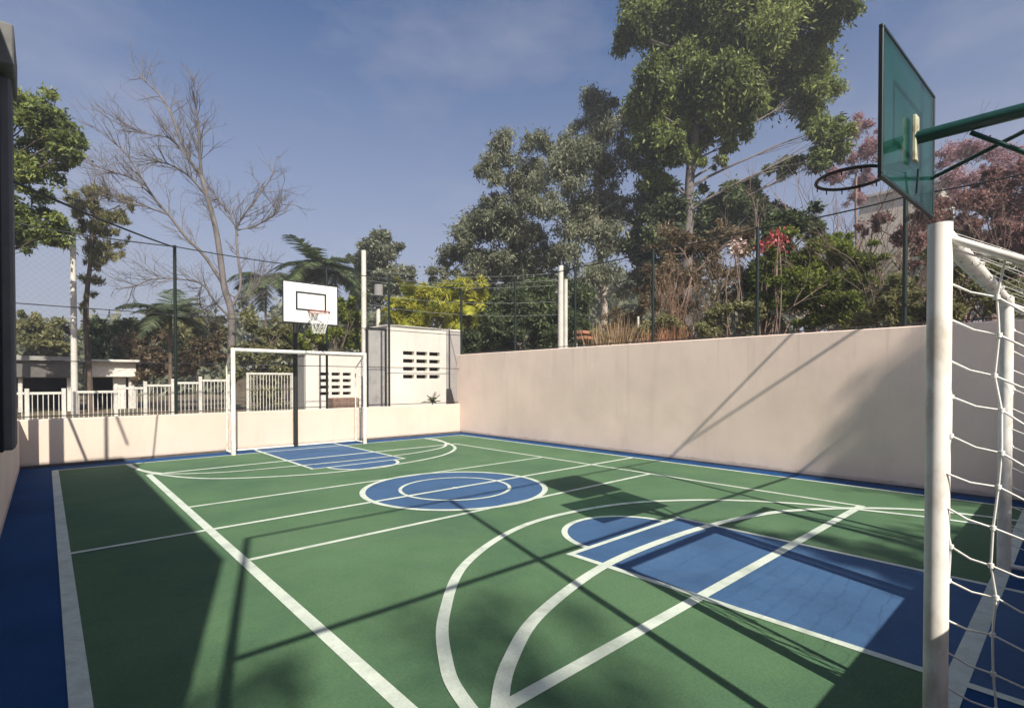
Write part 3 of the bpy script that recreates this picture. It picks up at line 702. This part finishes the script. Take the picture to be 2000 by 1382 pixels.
leafy_tree('dark_shrub_row', 'dark shrubs in shade left of the pair of pale poles', 'shrub', 16.5, (1000, 760), [
    (925, 610, 34), (960, 640, 40), (1010, 630, 44), (1060, 640, 40), (1110, 620, 42), (1140, 650, 34), (940, 670, 32), (1000, 680, 34), (1060, 685, 30), (1000, 590, 36), (1060, 580, 40), (1120, 570, 36), (905, 660, 22)],
    LM_dark, M_bark2, 15, leaf=.16, wid=.06, dens=230, droop=.2, trunk_r=.08, fork=[(1000, 690)])
# leafy tree at far left
leafy_tree('leafy_tree', 'leafy tree at the left edge leaning in from behind the shed', 'tree', 15, (-30, 800), [
    (10, 190, 44), (50, 200, 40), (90, 225, 34), (20, 250, 44), (75, 265, 40), (125, 260, 30), (30, 310, 40), (90, 320, 40), (140, 300, 28), (50, 350, 30), (30, 410, 34), (60, 440, 30), (90, 440, 32), (50, 480, 26), (110, 470, 24), (150, 270, 18), (-20, 200, 50), (-20, 300, 50), (-20, 400, 50)],
    LM_euc2, M_bark2, 16, leaf=.16, wid=.065, dens=100, tufts=7, droop=.3, trunk_r=.13, fork=[(-30, 600), (-20, 400), (10, 280)])
# tufted tree flaring upwards
leafy_tree('tufted_tree', 'narrow olive tree with a vase shaped tuft, behind the pale pole at far left', 'tree', 18, (178, 820), [
    (150, 385, 18), (175, 375, 20), (200, 378, 20), (222, 395, 20), (235, 425, 18), (140, 410, 16), (165, 410, 20), (195, 415, 20), (150, 440, 18), (180, 445, 20), (212, 450, 20), (228, 465, 16), (160, 475, 18), (192, 480, 20),
    (215, 495, 16), (172, 510, 16), (195, 520, 16), (160, 540, 12), (185, 545, 14), (175, 575, 11), (168, 600, 8)],
    LM_tuft, M_bark2, 17, leaf=.26, wid=.035, dens=95, droop=-1.2, trunk_r=.11, fork=[(172, 700), (168, 600), (178, 500), (185, 420)])
leafy_tree('round_tree', 'round crowned tree behind the pale pole right of the white backboard', 'tree', 30, (740, 760), [
    (735, 480, 30), (765, 490, 26), (710, 500, 28), (745, 520, 36), (780, 530, 26), (700, 540, 28), (690, 510, 16), (760, 560, 32), (800, 560, 24), (720, 570, 30), (735, 460, 14)],
    LM_euc, M_bark, 18, leaf=.26, wid=.12, dens=90, droop=.1, trunk_r=.18, fork=[(740, 640), (742, 540)])
# shrubs and trees behind the long wall, left to right
leafy_tree('green_shrub', 'bright green bushy tree above the long wall left of the near backboard', 'shrub', 11, (1590, 720), [
    (1560, 500, 44), (1610, 500, 44), (1530, 540, 44), (1590, 550, 50), (1650, 530, 40), (1550, 590, 46), (1620, 600, 46), (1680, 580, 34), (1500, 500, 30), (1500, 580, 30), (1660, 620, 30), (1580, 630, 30), (1540, 460, 24), (1690, 620, 26), (1700, 560, 30), (1720, 600, 28), (1640, 470, 24)],
    LM_bush, M_bark2, 19, leaf=.085, wid=.038, dens=520, droop=.1, trunk_r=.05, fork=[(1590, 640), (1600, 560)], tuft=.27)
leafy_tree('dark_shrub', 'dark glossy shrub behind the fence post left of the bright bushy tree', 'shrub', 12, (1490, 720), [
    (1490, 560, 30), (1470, 600, 26), (1500, 620, 26), (1480, 520, 22), (1520, 440, 30), (1560, 430, 28), (1600, 440, 24), (1500, 470, 24)],
    LM_dark, M_bark2, 20, leaf=.11, wid=.05, dens=380, droop=.1, trunk_r=.04, fork=[(1490, 640), (1500, 540)])
leafy_tree('olive_shrub', 'olive shrub with pale leaves behind the wall just left of the near goalpost', 'shrub', 9.5, (1760, 720), [
    (1740, 600, 34), (1780, 600, 34), (1800, 560, 28), (1720, 570, 24), (1800, 620, 26), (1750, 630, 26), (1810, 500, 20), (1700, 625, 24)],
    LM_oliv, M_bark2, 21, leaf=.10, wid=.03, dens=380, droop=-.2, trunk_r=.03, fork=[(1760, 630)])
leafy_tree('olive_shrub', 'olive and green shrub seen through the near goal net above the wall', 'shrub', 8.6, (1920, 720), [
    (1880, 590, 34), (1930, 590, 36), (1980, 580, 36), (1900, 550, 28), (1960, 540, 32), (2010, 600, 34), (1870, 540, 22)],
    LM_oliv, M_bark2, 22, leaf=.10, wid=.035, dens=380, droop=-.2, trunk_r=.03, fork=[(1920, 620)])
leafy_tree('red_leaved_tree', 'dusky red tree at the right edge behind the near goal crossbar', 'tree', 13, (1940, 720), [
    (1870, 420, 36), (1920, 400, 44), (1980, 390, 46), (1890, 470, 40), (1950, 470, 44), (2010, 460, 40), (1850, 480, 26), (1800, 430, 30), (1770, 470, 28), (1820, 520, 24), (1720, 440, 24), (1880, 520, 30), (1940, 530, 34), (2000, 530, 34), (1990, 340, 24), (1940, 350, 20)],
    LM_red, M_twig, 23, leaf=.11, wid=.05, dens=230, droop=0, trunk_r=.09, fork=[(1940, 600), (1945, 480)])
leafy_tree('dry_shrub', 'brown dry bushes above the long wall right of the orange canvas', 'shrub', 13, (1300, 740), [
    (1320, 470, 34), (1370, 460, 38), (1420, 480, 34), (1300, 520, 34), (1350, 530, 40), (1410, 530, 38), (1330, 590, 36), (1390, 590, 36), (1450, 580, 28), (1310, 620, 26), (1400, 450, 20)],
    LM_dry, M_twig, 24, leaf=.11, wid=.035, dens=110, tufts=7, droop=0, trunk_r=.05, fork=[(1330, 640), (1350, 540)])
leafy_tree('dry_shrub', 'greyish brown dry bush left of the bare stake behind the long wall', 'shrub', 13.5, (1210, 740), [
    (1200, 620, 26), (1230, 630, 22), (1190, 650, 20), (1260, 600, 26), (1265, 560, 22), (1280, 640, 20)],
    LM_dry, M_twig, 25, leaf=.12, wid=.03, dens=170, droop=-.5, trunk_r=.03, fork=[(1210, 650)])
leafy_tree('blossom_tree', 'pink blossom tree in the gap between the tallest crown and the near backboard', 'tree', 24, (1670, 720), [
    (1660, 260, 26), (1690, 245, 22), (1640, 300, 26), (1680, 300, 28), (1710, 290, 24), (1650, 340, 24), (1700, 340, 24), (1620, 350, 20), (1680, 380, 22)],
    LM_pink, M_twig, 26, leaf=.10, wid=.05, dens=120, droop=0, trunk_r=.10, fork=[(1675, 550), (1672, 430), (1672, 340)])
leafy_tree('blossom_tree', 'pink blossom tree seen right of the near backboard under its arm', 'tree', 22, (1880, 720), [
    (1850, 300, 26), (1890, 285, 26), (1930, 300, 28), (1860, 350, 30), (1910, 350, 30), (1970, 310, 26), (1840, 390, 28), (1890, 400, 28)],
    LM_pink, M_twig, 27, leaf=.10, wid=.05, dens=120, droop=0, trunk_r=.10, fork=[(1885, 550), (1885, 430), (1885, 340)])
# hedges behind the railing
leafy_tree('hedge', 'dark green hedge behind the gatehouse canopy at far left', 'hedge', 26, (90, 830), [
    (40, 640, 24), (75, 635, 26), (115, 640, 26), (50, 670, 24), (90, 670, 26), (130, 665, 22), (30, 690, 18), (70, 695, 20), (110, 690, 18), (20, 650, 22)],
    LM_oliv, M_bark2, 28, leaf=.22, wid=.10, dens=110, droop=0, trunk_r=.05, fork=[(90, 690)])
leafy_tree('leafy_shrub', 'dark green tall shrub between the tufted tree and the small palm', 'shrub', 22, (225, 830), [
    (210, 640, 24), (240, 640, 24), (200, 680, 22), (235, 680, 26), (180, 650, 16), (205, 720, 16), (265, 660, 20), (195, 760, 14), (215, 770, 14)],
    LM_dark, M_bark2, 29, leaf=.2, wid=.09, dens=130, droop=0, trunk_r=.06, fork=[(200, 740), (215, 680)])
leafy_tree('red_leaved_shrub', 'reddish brown shrubs behind the white railing left of the bare tree', 'shrub', 20, (300, 830), [
    (270, 680, 24), (300, 690, 24), (330, 710, 22), (290, 720, 20), (260, 700, 16), (390, 680, 26), (415, 700, 22), (380, 715, 20), (350, 720, 18), (420, 660, 18), (310, 660, 18)],
    LM_dry, M_bark2, 30, leaf=.16, wid=.08, dens=170, droop=0, trunk_r=.05, fork=[(300, 720)])
leafy_tree('leafy_shrub', 'round green shrub behind the railing around the foot of the bare tree', 'shrub', 24, (390, 830), [
    (340, 640, 28), (380, 635, 28), (415, 640, 24), (365, 670, 28), (400, 680, 24), (430, 660, 20), (310, 660, 18), (340, 690, 22)],
    LM_oliv, M_bark2, 31, leaf=.22, wid=.10, dens=110, droop=0, trunk_r=.05, fork=[(380, 690)])
leafy_tree('leafy_shrub', 'olive green shrubs seen through the left half of the far goal', 'shrub', 19, (520, 830), [
    (500, 640, 24), (530, 640, 26), (480, 680, 28), (520, 680, 28), (560, 680, 26), (470, 720, 22), (510, 730, 24), (550, 730, 24), (545, 770, 20), (510, 775, 20), (575, 720, 18), (560, 650, 18)],
    LM_oliv, M_bark2, 32, leaf=.16, wid=.08, dens=180, droop=0, trunk_r=.05, fork=[(520, 720)])
leafy_tree('leafy_shrub', 'green shrub right of the white backboard and above the low vented block', 'shrub', 17, (660, 830), [
    (640, 650, 22), (670, 640, 26), (690, 620, 22), (650, 600, 18), (680, 590, 20), (690, 660, 18), (620, 660, 20), (600, 670, 20), (670, 610, 18)],
    LM_bush, M_bark2, 33, leaf=.15, wid=.06, dens=190, droop=0, trunk_r=.05, fork=[(660, 700)])
# shade trees standing outside the frame
def shade_tree(targets, tt, seed, label, leaf=.17):
    """a tree outside the frame, standing up-sun: every clump is placed where its shade falls on the target point"""
    rng = np.random.default_rng(seed); rnd = random.Random(seed)
    B = [(x-.307*tt, y-tt, z+1.03*tt, r, k) for x, y, z, r, k in targets]
    bx = sum(b[0] for b in B)/len(B); by = sum(b[1] for b in B)/len(B); bz = sum(b[2] for b in B)/len(B)
    t = thing('shade_tree', (bx, by, 0), label, 'tree'); tb = MB(); tb.tube([(bx, by, 0), (bx+.1, by, bz*.5), (bx, by, bz-.3)], [.16, .12, .05], 8, False)
    Cs = []; Ds = []
    for (cx, cy, cz, r, k) in B:
        limb(tb, (bx, by, bz-.8), (cx, cy, cz), .04, .015, rnd)
        n = int(620*r*r*k)+8; pt = rng.normal(size=(n, 3))*r*.5
        Cs.append(pt+np.array([cx, cy, cz])); di = rng.normal(size=(n, 3)); Ds.append(di/np.linalg.norm(di, axis=1, keepdims=True))
    tb.build('trunk', M_bark2, t); C = np.concatenate(Cs); D = np.concatenate(Ds)
    leaf_mesh('crown', C, D, leaf*rng.uniform(.6, 1.3, len(C)), .09*rng.uniform(.7, 1.3, len(C)), LM_dark, t, rng)
shade_tree([(XW, y, z, r, k) for y, z, r, k in ((1.0, 1.0, .6, 3), (1.45, 1.25, .28, 2.5), (1.5, .75, .27, 2.5), (1.95, .85, .13, 2.5), (1.75, 1.05, .16, 2), (.55, 1.6, .6, 3), (.5, .5, .7, 3), (1.9, .35, .12, .8), (1.15, .25, .25, 2.0), (1.4, 1.65, .22, 1.5), (1.2, 1.9, .25, 1.5), (.1, 1.2, .8, 3))],
           13, 51, 'dense tree outside the court beyond the near end of the long wall')
shade_tree([(x, y, 0, r, k) for x, y, r, k in ((.35, 1.2, .45, 3), (.75, 1.55, .32, 2), (.3, 2.2, .4, 2), (.75, 2.5, .18, 1), (1.05, 1.55, .16, 1.2), (1.0, .95, .35, 2.2), (1.35, .8, .25, 1.5))],
           15, 52, 'tree outside the court behind the near left corner')
shade_tree([(x, y, 0, r, k) for x, y, r, k in ((1.75, 2.25, .30, 1.0), (1.6, 1.75, .28, 1.0), (2.1, 2.5, .22, .6), (2.3, 1.9, .3, .5), (1.55, 2.7, .25, .4), (1.9, 1.3, .3, .5))],
           22, 53, 'thin crowned tall tree outside the court behind the near wall')
shade_tree([(x, y, 0, r, k) for x, y, r, k in ((4.65, 1.2, .22, 3), (4.8, 1.8, .18, 2.5), (4.5, .8, .25, 3), (5.0, 1.0, .3, 2), (5.05, 1.5, .2, 2), (4.9, 2.3, .14, 2), (5.6, .8, .35, 2), (6.2, .7, .3, 2))],  # unseen tree, added only for the dark wedge on the free throw lane
           12, 54, 'small unseen tree added to shade the floor by the near goal')

# bare tree
rnd = random.Random(77); b0 = at(452, 800, 19)
t = thing('bare_tree', (b0.x, b0.y, .2), 'leafless tree with spreading branches left of the white backboard', 'tree')
tb = MB(); D0 = 19
main = [(452, 860), (450, 760), (452, 680), (452, 610), (438, 560), (430, 500), (420, 440), (405, 385), (392, 340)]
def pl(pts, r0, r1, d=D0, dd=0): 
    P = [at(u, v, d+dd*i/(len(pts)-1)) for i, (u, v) in enumerate(pts)]
    P = [Vector(q) for q in spline([tuple(p) for p in P], 4)]
    tb.tube(P, [1.12*(r0+(r1-r0)*i/(len(P)-1))+.004 for i in range(len(P))], 8, False); return P
limbs = [pl(main, .135, .060)]
limbs += [pl([(394, 345), (375, 320), (355, 280), (335, 225), (315, 190), (290, 165), (272, 150)], .055, .012, D0, 1.0),
          pl([(394, 345), (390, 300), (388, 250), (382, 205), (378, 180)], .048, .010, D0, -.8),
          pl([(405, 385), (375, 350), (350, 330), (320, 318), (285, 312)], .035, .008, D0, -1.5),
          pl([(436, 555), (400, 500), (365, 465), (330, 420), (300, 385), (275, 345), (245, 300), (215, 270)], .055, .010, D0, -1.2),
          pl([(330, 420), (290, 405), (250, 395), (215, 380)], .025, .006, D0-.5, -1),
          pl([(300, 385), (260, 350), (215, 335), (175, 320)], .025, .006, D0-.7, 1),
          pl([(452, 600), (470, 560), (465, 500), (462, 450), (480, 415), (510, 375), (530, 345), (540, 310)], .045, .008, D0, 1.4),
          pl([(465, 460), (450, 420), (430, 395), (415, 375)], .022, .006, D0+.5, 1), pl([(462, 450), (500, 440), (535, 420), (550, 400)], .018, .005, D0+.8, 1),
          pl([(450, 620), (420, 590), (395, 555), (350, 545), (300, 545), (260, 560)], .035, .006, D0, -1.5),
          pl([(395, 555), (385, 585), (400, 610)], .015, .005, D0, -1), pl([(440, 570), (475, 585), (500, 560), (515, 530)], .02, .006, D0, 1),
          pl([(392, 340), (360, 300), (330, 270), (290, 262), (250, 250)], .026, .006, D0, -.8)]
tb.build('trunk', M_bark, t)
tw = MB()
for k, P in enumerate(limbs):
    m_ = 10 if k == 0 else 26
    for j in range(m_):
        i = rnd.randint(int(len(P)*(.5 if k == 0 else .2)), len(P)-1); dv = (P[min(i+1, len(P)-1)]-P[max(0, i-1)]).normalized()
        a = Vector((rnd.gauss(0, 1), rnd.gauss(0, 1), rnd.gauss(0, 1)+.4)).normalized()
        twigs(tw, P[i], dv+a*.8, rnd.uniform(.5, 1.15), .015, 2, rnd, .6, .15, 3)
tw.build('twigs', M_bark, t)

# bare bushes behind the right wall
def bare_bush(name, label, u, v0, d, H, n, spread, seed, m=M_twig, r=.022, cat='shrub', depth=3, kids=3):
    rnd = random.Random(seed); b0 = at(u, v0, d); gz = terrain(b0.x, b0.y)-.05
    t = thing(name, (b0.x, b0.y, gz), label, cat); b = MB()
    for i in range(n):
        a = rnd.uniform(0, 2*math.pi); s = rnd.uniform(0, spread)
        twigs(b, Vector((b0.x+math.cos(a)*s*.5, b0.y+math.sin(a)*s*.5, gz)), Vector((math.cos(a)*s*.6, math.sin(a)*s*.6, 1)), H*rnd.uniform(.7, 1.1)*.62, r, depth, rnd, .5, .22, kids)
    b.build('stems', m, t); return t
bare_bush('bare_bush', 'leafless brown bush directly below the near backboard', 1720, 640, 10.5, 3.0, 9, .9, 61, M_bark2)
bare_bush('bare_bush', 'leafless bush just left of the near goal and right of the fence post', 1800, 640, 9.5, 2.3, 8, .7, 62)
bare_bush('bare_bush', 'leafless reddish bush at the right edge behind the near goal net', 1950, 640, 12.5, 3.0, 12, 1.4, 63)
bare_bush('bare_bush', 'leafless reddish tree behind the near ring and board', 1640, 640, 17, 5.6, 14, 1.6, 64, r=.035)
bare_bush('bare_bush', 'leafless reddish tree under the long green arm of the near backboard', 1860, 640, 15, 4.0, 14, 1.8, 65, r=.035)
bare_bush('bare_bush', 'tangled pale brown bush above the middle of the long wall', 1400, 660, 12.0, 2.5, 9, 1.2, 66, mat('pale_dry_stems', (.25, .19, .13), .9, .25, 2))
bare_bush('bare_bush', 'upright dry stalks behind the wall between stake and pale brown bush', 1310, 660, 12.5, 2.0, 16, .6, 67, mat('reddish_dry_stems', (.27, .17, .11), .9, .25, 2))
def grass_clump(u, v0, d, H, n, W_, seed, label, m):
    rng = np.random.default_rng(seed); b0 = at(u, v0, d); gz = terrain(b0.x, b0.y)
    t = thing('dry_grass_clump', (b0.x, b0.y, gz), label, 'grass clump', 'dry grass clumps along the long wall')
    a = rng.uniform(0, 6.28, n); s = rng.random(n)**.5*W_; ht = H*rng.uniform(.5, 1.05, n)
    lean = rng.normal(size=(n, 2))*.18
    C = np.stack([b0.x+np.cos(a)*s+lean[:, 0]*ht/2, b0.y+np.sin(a)*s+lean[:, 1]*ht/2, gz+ht/2], 1)
    D = np.stack([lean[:, 0], lean[:, 1], np.ones(n)], 1); D /= np.linalg.norm(D, axis=1, keepdims=True)
    leaf_mesh('blades', C, D, ht, np.full(n, .022), m, t, rng)
LM_straw = leafmat('straw_blades', [(.16, .10, .05), (.32, .22, .12), (.48, .36, .22)], 1.5, .2)
LM_rust = leafmat('rust_blades', [(.14, .06, .03), (.28, .13, .07), (.42, .24, .14)], 1.5, .2)
for i, (u, H, W_, lab) in enumerate(((1185, .55, .45, 'straw coloured grass clump just right of the orange canvas'), (1215, .75, .3, 'tall straw grass clump left of the thin white stake'),
        (1275, .5, .35, 'low rust grass clump right of the thin white stake'), (1330, .55, .4, 'rust red grass clump below the tangled pale bush'),
        (1385, .4, .4, 'pale grass clump under the tangled pale brown bush'), (1500, .6, .25, 'straw grass clump right of the fence post left of the bright bush'),
        (1525, .45, .25, 'straw grass clump at the foot of the bright bushy tree'))):
    grass_clump(u, 690, 11.5+i*.05, H+.35, 190, W_, 80+i, lab, LM_rust if i in (2, 3) else LM_straw)

# palms
def palm(u, vb, vt, d, nf, fl, seed, label, m, trunk_r=.07, droop=1.0, width=.35, name='palm_tree', bm=M_bark2, up0=.9, leafn=34, lw=.035):
    rnd = random.Random(seed); rng = np.random.default_rng(seed); b0 = at(u, vb, d); tp = at(u, vt, d); gz = terrain(b0.x, b0.y)-.1
    t = thing(name, (b0.x, b0.y, gz), label, 'palm'); tb = MB(); tb.tube([(b0.x, b0.y, gz), (tp.x, tp.y, tp.z)], [trunk_r, trunk_r*.7], 8).build('trunk', bm, t)
    for k in range(nf):
        a = 2*math.pi*k/nf + rnd.uniform(-.3, .3); el = rnd.uniform(.05, up0); Lf = fl*rnd.uniform(.75, 1.1)
        p = Vector(tp); dv = Vector((math.cos(a)*math.cos(el), math.sin(a)*math.cos(el), math.sin(el))); pts = [p.copy()]
        n = 10
        for i in range(n):
            dv = (dv + Vector((0, 0, -.17*droop))).normalized(); p = p+dv*Lf/n; pts.append(p.copy())
        fr = MB().tube(pts, [.014*(1-.8*i/n)+.002 for i in range(n+1)], 4, False)
        rng_ = rng
        for q in range(leafn):
            s = .12+.88*q/leafn; i = min(n-1, int(s*n)); f = s*n-i; c = pts[i].lerp(pts[i+1], f); tdir = (pts[i+1]-pts[i]).normalized()
            sd = tdir.cross(Vector((0, 0, 1))).normalized(); ll = Lf*width*math.sin(math.pi*(.12+.8*s))
            for sg in (-1, 1):
                e = c + (sd*sg*.85 + tdir*.55 + Vector((0, 0, -.28*droop+rnd.uniform(-.15, .15)))).normalized()*ll*rnd.uniform(.8, 1.1)
                wv = tdir*lw*.5
                fr.add([c-wv, c+wv, (c+e)/2+wv+Vector((0, 0, .02)), e, (c+e)/2-wv+Vector((0, 0, .02))], [(0, 1, 2, 3, 4)])
        fr.build('frond', m, t)
    return t
palm(333, 830, 620, 17, 18, 1.5, 91, 'small feathery palm behind the railing left of the bare tree', LM_palm, up0=1.35, droop=.9)
palm(519, 830, 545, 27, 16, 2.2, 92, 'dark palm left of the white backboard, top level with it', LM_dark, up0=.9, droop=1.1, lw=.06)
palm(618, 830, 520, 24, 18, 2.3, 93, 'dark palm with upright spikes rising behind the white backboard', LM_dark, up0=1.3, droop=.75, lw=.06)
palm(655, 830, 535, 25, 14, 2.3, 94, 'dark palm between the white backboard and the pale pole', LM_dark, up0=.8, droop=1.0, lw=.06)
leafy_tree('palm_clump', 'bright yellow green palm clump rising behind the roof of the higher vented block', 'palm', 16.6, (850, 720), [
    (785, 600, 22), (815, 585, 24), (850, 580, 26), (885, 575, 26), (915, 570, 24), (940, 590, 20), (830, 605, 26), (870, 605, 28), (905, 605, 26), (932, 625, 18), (800, 622, 20), (938, 560, 14), (770, 615, 14)],
    LM_yel, M_bark2, 35, leaf=.34, wid=.036, dens=150, droop=.25, trunk_r=.07, fork=[(850, 660), (855, 620)])
for (u, vt, s, n_, fl, lab) in ((812, 612, 95, 20, 1.3, 'yellow green palm above the left half of the higher vented block'), (915, 604, 97, 22, 1.4, 'yellow green palm above the corner of the long wall')):
    palm(u, 700, vt, 17.2, n_, fl, s, lab, LM_yel, up0=1.4, droop=1.05, trunk_r=.04, lw=.035, leafn=52, width=.34)
leafy_tree('olive_shrub', 'olive green shrub behind the wall between the dry bushes and the fence post', 'shrub', 11.2, (1420, 720), [
    (1390, 610, 24), (1430, 600, 26), (1460, 620, 26), (1410, 640, 22), (1450, 645, 20), (1370, 640, 20)],
    LM_oliv, M_bark2, 36, leaf=.09, wid=.035, dens=260, droop=0, trunk_r=.04, fork=[(1420, 640)])
leafy_tree('olive_shrub', 'small olive green shrub low behind the wall right of the orange canvas', 'shrub', 12.2, (1290, 720), [
    (1260, 640, 20), (1290, 630, 24), (1320, 640, 22), (1345, 645, 18), (1170, 650, 16)],
    LM_oliv, M_bark2, 37, leaf=.09, wid=.035, dens=260, droop=0, trunk_r=.04, fork=[(1290, 650)])
palm(845, 830, 785, 13.9, 9, .30, 99, 'tiny spiky plant at the foot of the higher vented block', LM_palm, up0=1.5, droop=.3, trunk_r=.02, name='spiky_plant', leafn=6, lw=.02) 

# pink and white flowers left of the bright bush
def flowers(u, v, d, r, n, m, seed, label):
    rng = np.random.default_rng(seed); c = at(u, v, d); gz = terrain(c.x, c.y)
    t = thing('flowering_shrub', (c.x, c.y, gz), label, 'shrub'); rnd = random.Random(seed); b = MB()
    for i in range(5): limb(b, (c.x, c.y, gz), (c.x+rnd.uniform(-.15, .15), c.y+rnd.uniform(-.15, .15), c.z), .018, .006, rnd)
    b.build('stems', M_twig, t)
    C = rng.normal(size=(n, 3))*r*.5 + np.array(c); D = rng.normal(size=(n, 3)); D /= np.linalg.norm(D, axis=1, keepdims=True)
    leaf_mesh('blossoms', C, D, .09*rng.uniform(.6, 1.3, n), .07*rng.uniform(.6, 1.3, n), m, t, rng)
LM_rose = leafmat('rose_petals', [(.40, .06, .08), (.55, .12, .13), (.62, .25, .24)], 3, .2)
LM_cream = leafmat('cream_petals', [(.45, .30, .25), (.65, .5, .44), (.75, .66, .6)], 3, .2)
flowers(1515, 472, 10.9, .22, 150, LM_rose, 101, 'red flowering shrub right of the fence post')
flowers(1487, 482, 10.9, .12, 60, LM_rose, 103, 'small red flowering shrub against the fence post')
flowers(1441, 482, 11.2, .17, 110, LM_cream, 102, 'cream flowering shrub left of the fence post')

# orange canvas behind the wall
c = at(1146, 655, 13); g = thing('market_awning', (c.x, c.y, terrain(c.x, c.y)), 'faded orange canvas awning just above the long wall right of the pale poles', 'awning')
b = MB()
M_or = mat('orange_canvas', (.42, .18, .10), .8, .2, 4, col2=(.42, .30, .20))
for i in range(2):
    z0 = at(1146, 664-i*11, 13).z
    b.box(c.x-.30, c.y-.2+i*.06, z0, c.x+.24, c.y+.2, z0+.075, .01)
b.build('canvas', M_or, g)
b = MB()
for dx in (-.26, .2): b.tube([(c.x+dx, c.y+.1, terrain(c.x, c.y)-.05), (c.x+dx, c.y+.1, c.z)], .015, 6)
b.build('legs', M_picket, g)
# far tree line behind everything, reads as one mass
rng = np.random.default_rng(200); Cs = []; 
for i in range(260):
    u = rng.uniform(-120, 2150); d = rng.uniform(38, 55)
    base = 655 if u < 480 else (625 if u < 900 else (560 if u < 1550 else 520))
    c = at(u, base+rng.uniform(-14, 50), d); r = rng.uniform(1.0, 2.2)
    n = 170; pt = rng.normal(size=(n, 3)); pt /= np.linalg.norm(pt, axis=1, keepdims=True); pt *= rng.random((n, 1))**.4*r
    for k in range(3):
        Cs.append(pt[k::3]+np.array(c)-np.array([0, 0, k*r*1.15]))
C = np.concatenate(Cs); D = rng.normal(size=C.shape); D /= np.linalg.norm(D, axis=1, keepdims=True)
wd = thing('far_wood', (0, 0, 0), None, None)
o = leaf_mesh('far_wood', C, D, .75*rng.uniform(.6, 1.4, len(C)), .45*rng.uniform(.6, 1.3, len(C)), LM_euc, wd, rng)
o.parent = None; bpy.data.objects.remove(wd); tag(o, 'distant belt of dark trees closing the view behind the gardens', 'woodland', kind='stuff')

# ------------------------------------------------------------------ light morning haze over the gardens
hb = MB().box(-45, -22, -1.6, 92, 92, 22).build('haze', M_void); tag(hb, kind='stuff')
HM = bpy.data.materials.new('morning_haze'); HM.use_nodes = True; ht = HM.node_tree
for n_ in list(ht.nodes):
    if n_.type != 'OUTPUT_MATERIAL': ht.nodes.remove(n_)
pv = ht.nodes.new('ShaderNodeVolumePrincipled'); pv.inputs['Color'].default_value = (.90, .93, 1, 1); pv.inputs['Density'].default_value = .0028; pv.inputs['Anisotropy'].default_value = .2
ht.links.new(pv.outputs[0], ht.nodes['Material Output'].inputs['Volume']); hb.data.materials.clear(); hb.data.materials.append(HM)
